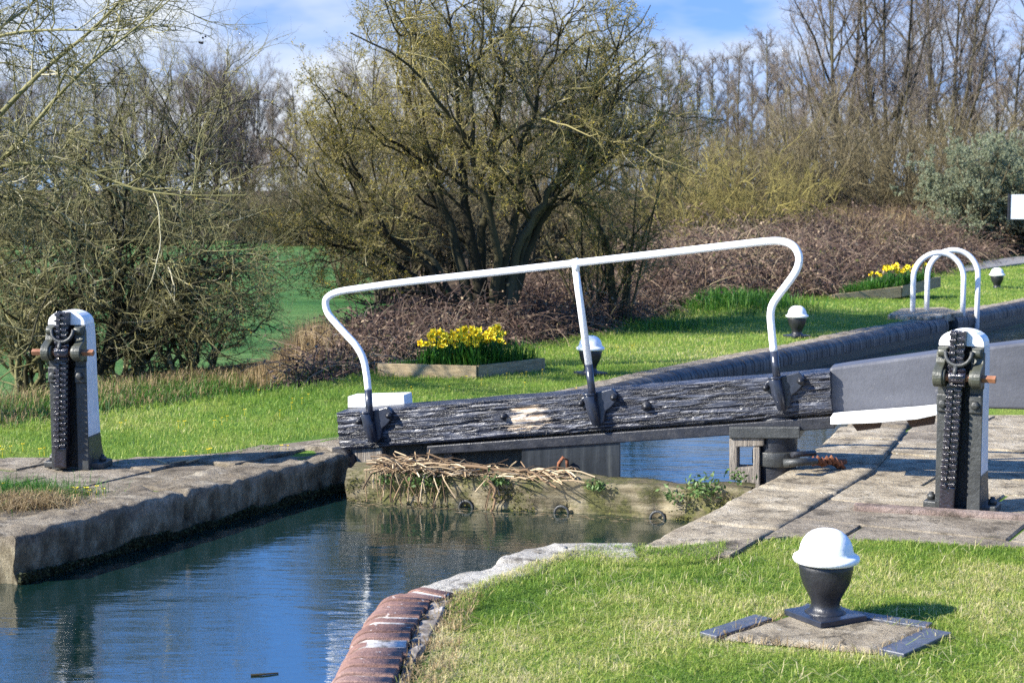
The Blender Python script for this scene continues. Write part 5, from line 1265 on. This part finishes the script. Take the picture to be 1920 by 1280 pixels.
x3, y3 = scatter(NEAR, 420, rng, (-0.8, 4.6, 5.6, 9.4)); k = ~inpoly(x3, y3, PADX) & (fbm(x3 * 2.5, y3 * 2.5, 91) > 0.45); x3, y3 = x3[k], y3[k]; n = len(x3)
parts.append(blades(np.stack([x3, y3, ground_z(x3, y3)], -1), rng.uniform(0.04, 0.09, n), np.full(n, 0.0035), np.clip(rng.normal(0.8, .2, n), 0, 1), rng, 1.3, 0.6))
# left lawn
LEFT = [(-9, 12.0)] + [tuple(gp(*p)[:2]) for p in [(0, 856), (200, 856), (330, 853), (430, 845), (500, 829), (640, 811)]] + [(-1.35, 12.95)] + offs(LB, 1, 0.40)[1:] + offs(LC, 1, 0.42) + EDGE[::-1][1:-2]
x, y = scatter(LEFT, 1500, rng, (-7, 14, 10.5, 40)); w = np.clip(20 / y, 0.45, 1.6) ** 1.3; k = rng.uniform(0, 1.7, len(x)) < w; x, y = x[k], y[k]; n = len(x)
q = (np.abs(x / y) < 0.42); x, y = x[q], y[q]; n = len(x)
d = -edge_sd(x, y); patch = fbm(x * 0.9, y * 0.9, 87)
tn = np.clip(rng.normal(0.47, 0.17, n) + 1.6 * (patch - 0.48) * 0.5 + 0.12 * np.exp(-(dpoly(x, y, LB + LC, False) - .45) ** 2 / 0.1), 0, 1)
ln = rng.uniform(0.02, 0.055, n) * (0.7 + 0.7 * fbm(x * 3, y * 3, 90)) * (1 + 0.8 * np.exp(-(d / 0.5) ** 2))
parts.append(blades(np.stack([x, y, ground_z(x, y)], -1), ln, 0.0045 * (y / 12) ** 0.8, tn, rng, 0.95, 0.5))
v = merge(parts); o = link_mesh('grass', np_mesh('grass', v[0], v[1], v[2], v[3]), M['grass']); tag(o, 'short green mown grass on both banks', 'grass', None, 'stuff')
# lush longer grass: mound, ditch edge, planters, tuft on the left paving
parts = []
x, y, d = band(rng, 7000, 0.25, 1.5, (-9, -1.2), (11, 20)); n = len(x)
parts.append(blades(np.stack([x, y, ground_z(x, y)], -1), rng.uniform(0.12, 0.34, n) * (0.35 + 1.1 * fbm(x * 1.5, y * 1.5, 12)), np.full(n, 0.007), np.clip(rng.normal(0.25, .25, n), 0, 1), rng, 0.6, 0.5))
def tuft(cx, cy, rx, ry, n, l0, l1, w, base=None, lean=0.5):
    x = rng.normal(cx, rx, n); y = rng.normal(cy, ry, n); z = ground_z(x, y) if base is None else np.full(n, base)
    parts.append(blades(np.stack([x, y, z], -1), rng.uniform(l0, l1, n), np.full(n, w), rng.uniform(0, 1, n), rng, lean, 0.5))
p = gp(1350, 590); tuft(3.5, 25.6, 0.6, 0.6, 2600, 0.12, 0.3, 0.010)
p = gp(1230, 612); tuft(p.x, p.y, 0.5, 0.4, 900, 0.10, 0.22, 0.009)
for px, py in ((220, 735), (330, 725), (420, 715), (500, 705), (580, 695), (150, 745), (60, 755), (270, 715), (390, 705), (30, 740)):
    p = gp(px, py, -0.2); tuft(p.x, p.y, 0.5, 0.5, 900, 0.05, 0.16, 0.007)
p = gp(20, 930); tuft(p.x, p.y, 0.2, 0.17, 3200, 0.05, 0.16, 0.004, None, 0.8)
for px, py, n in ((400, 856, 120), (235, 868, 100), (150, 925, 120), (480, 842, 90)):
    p = gp(px, py); tuft(p.x, p.y, 0.09, 0.05, n, 0.03, 0.07, 0.005)
p = gp(1400, 1145); 
v = merge(parts); o = link_mesh('long_grass', np_mesh('long_grass', v[0], v[1], v[2], v[3]), M['grass_long']); tag(o, 'lush longer grass tufts on the mound, ditch edge and paving', 'grass', None, 'stuff')
# withered grass round the slab and along the brick edge
parts = []
x, y = scatter(PADX, 3800, rng); k = (dpoly(x, y, PADX) < 0.075) & ~inpoly(x, y, PAD); x, y = x[k], y[k]; n = len(x)
parts.append(blades(np.stack([x, y, np.full(n, -.01)], -1), rng.uniform(0.02, 0.06, n), np.full(n, 0.004), rng.uniform(0, .9, n), rng, 0.9, 0.5))
p = gp(35, 948); n = 1600; parts.append(blades(np.stack([rng.normal(p.x, .17, n), rng.normal(p.y, .10, n), np.full(n, 0.0)], -1), rng.uniform(0.06, 0.15, n), np.full(n, 0.004), rng.uniform(0, .9, n), rng, 1.1, 0.7))
sx_, sy_ = scatter([(p[0] + 0.28, p[1]) for p in RW0[1:]] + [(p[0] + 0.5, p[1]) for p in RW0[1:]][::-1], 3800, rng); n = len(sx_)
k = fbm(sx_ * 5, sy_ * 5, 3) > 0.45; sx_, sy_ = sx_[k], sy_[k]; n = len(sx_)
parts.append(blades(np.stack([sx_, sy_, np.full(n, 0.0)], -1), rng.uniform(0.015, 0.06, n), np.full(n, 0.004), rng.uniform(0, 1, n), rng, 1.0, 0.5))
v = merge(parts); o = link_mesh('withered_grass', np_mesh('withered_grass', v[0], v[1], v[2], v[3]), M['straw']); tag(o, 'withered grass round the bollard slab and behind the red brick edge', 'grass', None, 'stuff')

# ------------------------------------------------------------------ planters with daffodils
def planter(name, label, corners, h, th=0.035):
    t = empty(name, label, 'planter', (0, 0, 0)); n = 4
    for i in range(4):
        a, b = Vector(corners[i]), Vector(corners[(i + 1) % 4]); d = (b - a).normalized(); nn_ = Vector((d.y, -d.x, 0)).normalized(); cen = sum((Vector(c) for c in corners), Vector()) / 4
        if (a + nn_ - cen).length > (a - nn_ - cen).length: nn_ = -nn_
        g = 0.036 if i % 2 else 0.0
        k = MB(); a2, b2 = a + d * g, b - d * g
        k.prism([a2 + Vector((0, 0, -.05)), b2 + Vector((0, 0, -.05)), b2 + Vector((0, 0, h)), a2 + Vector((0, 0, h))], nn_ * th); k.build('board', M['wood_raw'], t, 0.004)
    k = MB(); k.prism([Vector(c) + (sum((Vector(q) for q in corners), Vector()) / 4 - Vector(c)) * 0.06 + Vector((0, 0, -0.05)) for c in corners], (0, 0, h + 0.02)); k.build('soil', M['litter'], t)
    return t
A, B, C = gp(708, 701), gp(893, 706), gp(1022, 690.5); D_ = A + C - B
planter('planter', 'square wooden planter with daffodils below the big hawthorn', [A, B, C, D_], 0.115)
A2, B2, C2 = dp(1559, 568, 27.5), dp(1690, 552, 27.9), dp(1762, 533, 28.9); D2 = A2 + C2 - B2
planter('planter', 'far wooden planter with daffodils left of the white ladder hoops', [A2, B2, C2, D2], 0.14)
def make_daffodil(label, group):
    t = empty('daffodil', label, 'daffodil', (0, 0, 0), (0, 0, 0), group)
    k = MB(); k.tube([(0, 0, -0.02), (0.004, 0, 0.15), (0.008, -0.004, 0.27), (0.004, -0.016, 0.30), (0, -0.03, 0.305)], [0.005, 0.0045, 0.004, 0.0045, 0.006], 6)
    me = k.build('stem', M['daff_leaf'], t)
    k = MB(); c = Vector((0, -0.035, 0.305))
    for i in range(6):
        a = 2 * math.pi * i / 6; ca, sa = math.cos(a), math.sin(a); r_ = 0.042
        def pt(rr_, w_, y_): return (c.x + ca * rr_ - sa * w_, c.y + y_, c.z + sa * rr_ + ca * w_)
        k.add([pt(0, 0, 0), pt(r_ * .5, 0.017, -0.004), pt(r_ * .55, 0, 0.004), pt(r_ * .5, -0.017, -0.004), pt(r_, 0, 0.002 - .006 * (i % 2))], [(0, 1, 2), (0, 2, 3), (1, 4, 2), (2, 4, 3)], 0)
    k.build('petals', M['daff_petal'], t)
    k = MB(); n = 10; prof = [(0.010, 0.0), (0.013, -0.018), (0.019, -0.032)]
    vs = [(c.x + r_ * math.cos(2 * math.pi * j / n), c.y + y_, c.z + r_ * math.sin(2 * math.pi * j / n)) for r_, y_ in prof for j in range(n)]
    k.add(vs, [(i * n + j, i * n + (j + 1) % n, (i + 1) * n + (j + 1) % n, (i + 1) * n + j) for i in range(2) for j in range(n)], 0, True); k.build('trumpet', M['daff_cup'], t)
    k = MB(); rr = random.Random(3)
    for i in range(4):
        a = rr.uniform(0, 6.28); l_ = rr.uniform(0.18, 0.28); dx, dy = math.cos(a), math.sin(a); w_ = 0.006
        k.add([(-dy * w_, dx * w_, -.02), (dy * w_, -dx * w_, -.02), (dx * .03 + dy * w_, dy * .03 - dx * w_, l_ * .6), (dx * .03 - dy * w_, dy * .03 + dx * w_, l_ * .6), (dx * .08, dy * .08, l_)], [(0, 1, 2, 3), (3, 2, 4)])
    k.build('leaves', M['daff_leaf'], t)
    return t
dproto = make_daffodil('yellow daffodil in flower in the planter below the hawthorn', 'daffodils in the planter below the hawthorn')
rd = random.Random(9); first_d = True
for i in range(135):
    u, w_ = rd.uniform(0.3, 0.97), rd.uniform(0.05, 0.85)
    p = A + (B - A) * u + (D_ - A) * w_
    px = 960 + p.x / p.y * FPX
    if px > 945 or px < 790: continue
    c = dproto if first_d else copy_tree(dproto); first_d = False
    s = rd.uniform(0.6, 1.1) + 0.35 * rd.random() * (1 - abs(u - .62) * 1.5); c.location = (p.x, p.y, 0.09); c.rotation_euler = (rd.uniform(-.15, .15), rd.uniform(-.2, .2), rd.uniform(-1.9, 1.9)); c.scale = (1.3, 1.3, s)
for i in range(30):
    u, w_ = rd.uniform(0.28, 0.98), rd.uniform(0.1, 0.9); p = A2 + (B2 - A2) * u + (D2 - A2) * w_
    c = copy_tree(dproto); s = rd.uniform(0.8, 1.25); c.location = (p.x, p.y, p.z + 0.11); c.rotation_euler = (0, rd.uniform(-.2, .2), rd.uniform(-1.4, 1.2)); c.scale = (s * 1.25, s * 1.25, s)
    c['label'] = 'yellow daffodil in flower in the far planter'; c['group'] = 'daffodils in the far planter'
parts = []
for (a_, b_, d_, h_, n, l0, l1, us) in ((A, B, D_, 0.1, 1500, 0.08, 0.30, (0.36, 0.98)), (A, B, D_, 0.1, 900, 0.05, 0.09, (0.05, 0.98)), (A2, B2, D2, 0.12, 1800, 0.1, 0.26, (0.05, 0.97))):
    u = rng.uniform(*us, n); w_ = rng.uniform(0.04, 0.96, n)
    P = np.array(a_)[None] + u[:, None] * np.array(b_ - a_)[None] + w_[:, None] * np.array(d_ - a_)[None]; P[:, 2] += h_
    parts.append(blades(P, rng.uniform(l0, l1, n), np.full(n, 0.008), rng.uniform(0, 1, n), rng, 0.4, 0.5))
v = merge(parts); o = link_mesh('planter_grass', np_mesh('planter_grass', v[0], v[1], v[2], v[3]), M['grass_long']); tag(o, 'bright green grass and leaves filling the two planters', 'grass', None, 'stuff')

# ------------------------------------------------------------------ weeds, debris and small things on the cill and banks
CI = CM.inverted()
def cpx(px, py, off=-0.035):
    d = CI.to_3x3() @ ray(px, py); c = CI @ Vector((0, 0, CAM_H)); return CM @ (c + d * ((off - c.y) / d.y))
def weed(loc, n, size, label, up=0.0, tl_=0.5):
    C = rng.normal(0, 1, (n, 3)) * np.array([size, size * .5, size * .6]); C[:, 2] = np.abs(C[:, 2]) + up * rng.uniform(0, 1, n)
    V, Q, A_ = leaf_quads(C, rng.uniform(.010, .024, n), np.clip(rng.normal(tl_, .25, n), 0, 1), rng, 0.45)
    o = link_mesh('weed', np_mesh('weed', V, Q, None, A_), M['weed']); o.location = loc
    return tag(o, label, 'weed', 'weeds growing on the cill timber')
for px, py, n, s, lab in ((725, 906, 110, 0.05, 'small green weed at the left end of the cill timber'), (798, 908, 200, 0.07, 'green weed half covered by the dead reeds'), (930, 908, 170, 0.055, 'grey-green leafy weed left of the middle of the cill timber'),
                          (1120, 918, 120, 0.045, 'low round weed in the middle of the cill timber'), (1318, 934, 260, 0.075, 'tall bushy weed near the right end of the cill timber'), (1262, 946, 70, 0.04, 'straggly weed beside the tall bushy one')):
    weed(cpx(px, py), n, s, lab, 0.08 if 'tall' in lab else 0.0, 0.6)
# sprigs at heel post and in the left wall
o = weed(dp(1385, 905, 10.75), 60, 0.04, 'green sprig at the foot of the mortised post', 0.05, 0.3)
# dead reeds caught on the cill
parts = []; n = 480
x = np.clip(np.concatenate([rng.normal(0.52, 0.2, 260), rng.uniform(0.25, 1.7, 220)]), 0.3, 1.8); y = rng.uniform(-0.06, 0.18, n); z = 0.24 + np.abs(rng.normal(0, 0.025, n)) + 0.03 * np.exp(-((x - .5) / .3) ** 2)
az = rng.normal(0, 0.7, n); el = rng.normal(0, 0.24, n); Lr = rng.uniform(0.1, 0.36, n)
d = np.stack([np.cos(az) * np.cos(el), np.sin(az) * np.cos(el), np.sin(el)], -1); P0 = np.stack([x, y, z], -1) - d * Lr[:, None] / 2
P = np.stack([P0 + d * Lr[:, None] * t + np.array([0, 0, -0.1]) * (t - .5) ** 2 for t in (0, .33, .66, 1)], 1)
P[:, :, 2] = np.maximum(P[:, :, 2], 0.232)
parts.append((*tubes(P, np.full((n, 4), 0.0026) * rng.uniform(.5, 2.4, (n, 1)) ** 1.1, 4, rng.uniform(0, 1, n))[:2], None, np.repeat(rng.uniform(0, 1, n), 16)))
n = 36; x = np.maximum(0.16, np.concatenate([rng.normal(0.40, 0.13, 20), rng.normal(1.12, 0.03, 8), rng.normal(0.72, .05, 8)])); top = np.stack([x, rng.uniform(-.05, 0.02, n), np.full(n, 0.25)], -1)
dx = rng.normal(-0.02, 0.06, n); ln_ = rng.uniform(0.1, 0.27, n)
P = np.stack([top, top + np.stack([dx * .3, np.full(n, -.05), -ln_ * .3], -1), top + np.stack([dx * .7, np.full(n, -.07), -ln_ * .7], -1), top + np.stack([dx, np.full(n, -.075), -ln_], -1)], 1)
parts.append((*tubes(P, np.full((n, 4), 0.0034) * rng.uniform(.6, 1.8, (n, 1)), 4, rng.uniform(0, 1, n))[:2], None, np.repeat(rng.uniform(0, 1, n), 16)))
v = merge(parts); o = link_mesh('reed_debris', np_mesh('reed_debris', v[0], v[1], None, v[3]), M['reed']); o.matrix_world = CM
tag(o, 'tangle of dead reeds and straw caught on the cill timber', 'debris', None, 'stuff')
def stick(pts, r, label, mt='reed'):
    pts = np.array([list(p) for p in pts]); P, R2 = stem(pts, r, r * .6, 14); P += rng.normal(0, r * .5, P.shape) * (r > 0.008)
    V, Q, A_ = tubes(P[None], R2[None], 7, np.array([0.35])); return tag(link_mesh('stick', np_mesh('stick', V, Q, None, A_, True), M[mt]), label, 'stick')
stick([cl(0.62, 0.02, .27), cl(0.85, .0, .285), cl(1.0, .02, .30), cl(1.15, .0, .275), cl(1.42, .03, .27)], 0.016, 'thick brown stick lying along the top of the cill timber')
stick([cl(1.38, -.02, .30), cl(1.48, -.05, .25), cl(1.60, -.09, .19)], 0.010, 'pale straight stick slanting off the cill timber by the steel panel')
stick([cl(1.08, -.05, .24), cl(1.13, -.09, .21), cl(1.17, -.08, .1), cl(1.12, -.08, -.02)], 0.014, 'bent pale root hanging down the face of the cill timber')
for (xa, ya, xb, yb_, r, lab) in ((290, 861, 312, 869, 0.014, 'short pale wood chip on the far paving, leftmost of the three'), (318, 868, 352, 862, 0.010, 'brown split stick on the far paving between two pale chips'), (350, 866, 376, 859, 0.012, 'pale wood chip on the far paving nearest the yellow flowers')):
    a, b = gp(xa, ya, 0.01), gp(xb, yb_, 0.01); k = MB(); d = (b - a); k.box((a + b) / 2, (d.length, r * 1.6, r), Matrix.Rotation(math.atan2(d.y, d.x), 3, 'Z'))
    tag(k.build('wood_chip', M['wood_raw'] if 'pale' in lab else M['wood_brown'], None, 0.002), lab, 'wood chip')
stick([gp(1468, 0, 0) if False else gp(470, 1265, WATER_Z + .004), gp(495, 1263, WATER_Z + .006), gp(522, 1261, WATER_Z + .004)], 0.006, 'thin dark twig floating on the blue water near the bottom edge', 'haw_bark')
# small yellow flowers in the grass
pts = []
for (px, py, n, s) in ((404, 852, 5, 0.10), (15, 848, 6, 0.1), (75, 850, 2, .05), (170, 924, 8, 0.06), (20, 922, 3, 0.05), (110, 928, 5, 0.07), (530, 844, 2, .03), (900, 712, 14, .9), (760, 735, 8, 0.8), (460, 770, 10, .8), (330, 790, 6, .6), (1090, 735, 5, .5), (1190, 655, 8, .4)):
    c = gp(px, py)
    for i in range(n): pts.append((c.x + rng.normal(0, s), c.y + rng.normal(0, s * .6)))
fl = MB()
for (x, y) in pts:
    z = float(ground_z(x, y)) + rng.uniform(0.045, 0.07); r_ = rng.uniform(0.010, 0.016)
    ring = [(x + r_ * math.cos(2 * math.pi * j / 8), y + r_ * math.sin(2 * math.pi * j / 8), z + 0.004 * (j % 2)) for j in range(8)]
    fl.add(ring + [(x, y, z - 0.004), (x, y, z - .05)], [(j, (j + 1) % 8, 8) for j in range(8)])
    fl.add([(x - .002, y, z - .06), (x + .002, y, z - .06), (x, y, z)], [(0, 1, 2)])
tag(fl.build('yellow_flowers', M['yellow_flower']), 'tiny yellow celandines dotted over the far grass and paving', 'flowers', None, 'stuff')
# scraps of straw floating against the timber and the bank
n = 150; lx = rng.uniform(0.1, 2.35, n); ly = -np.abs(rng.normal(0, 0.09, n)) - 0.05
C = np.array([list(cl(a_, b_, 0.004)) for a_, b_ in zip(lx, ly)]); az = rng.normal(ang, 0.5, n); l_ = rng.uniform(0.01, 0.06, n)
d = np.stack([np.cos(az), np.sin(az), np.zeros(n)], -1) * l_[:, None]; w_ = np.stack([-np.sin(az), np.cos(az), np.zeros(n)], -1) * 0.003
V = np.stack([C - d, C + w_, C + d, C - w_], 1).reshape(-1, 3); k_ = np.arange(n) * 4
o = link_mesh('floating_straw', np_mesh('floating_straw', V, np.stack([k_, k_ + 1, k_ + 2, k_ + 3], -1), None, np.repeat(rng.uniform(0.2, 1, n), 4)), M['reed'])
tag(o, 'scraps of straw floating against the cill timber', 'debris', None, 'stuff')
# dark moss along the waterline of the far bank and over the cill
def moss(name, C, s0, s1, parent, mat, lo=0.0, hi=1.0):
    n = len(C); V, Q, A_ = leaf_quads(C, rng.uniform(s0, s1, n), rng.uniform(lo, hi, n), rng, 0.7)
    o = link_mesh(name, np_mesh(name, V, Q, None, A_), mat, parent); o['kind'] = 'stuff'; return o
M['moss_dark'] = mat_leaf('wet dark moss', [(0.0, (0.008, 0.010, 0.004)), (0.6, (0.022, 0.026, 0.008)), (1.0, (0.06, 0.065, 0.018))], 0.8, 0.1, 0.3)
M['moss_light'] = mat_leaf('olive moss', [(0.0, (0.02, 0.025, 0.006)), (0.5, (0.07, 0.075, 0.015)), (1.0, (0.16, 0.15, 0.04))], 0.8, 0.2, 0.2)
P_ = resample(LW, 0.004); Nn = normals2(P_, 1); n = 9000; i_ = rng.integers(0, len(P_), n); sarc = i_ * 0.004
hgt = 0.02 + 0.085 * fbm(sarc * 5, sarc * 0, 55)
zz_ = WATER_Z - 0.01 + hgt * rng.uniform(0, 1, n)
C = np.concatenate([P_[i_] + Nn[i_] * (-0.012 - 0.02 * rng.uniform(0, 1, n))[:, None], zz_[:, None]], 1)
moss('moss', C, 0.006, 0.015, bpy.data.objects['canal_wall'], M['moss_dark'])
n = 5200; lx = rng.uniform(0.02, Lc - 0.02, n); band_ = fbm(lx * 3.2, lx * 0 + 3.3, 57); k = rng.uniform(0, 1, n) < sstep(0.4, 0.6, band_); lx = lx[k]; n = len(lx)
lz = np.where(rng.uniform(0, 1, n) < 0.35, rng.uniform(0.0, 0.03, n), 0.04 + 0.17 * rng.beta(2, 2, n))
C = np.stack([lx, -0.012 - 0.02 * rng.uniform(0, 1, n), lz], -1)
moss('moss', C, 0.004, 0.010, cill, M['moss_light'])
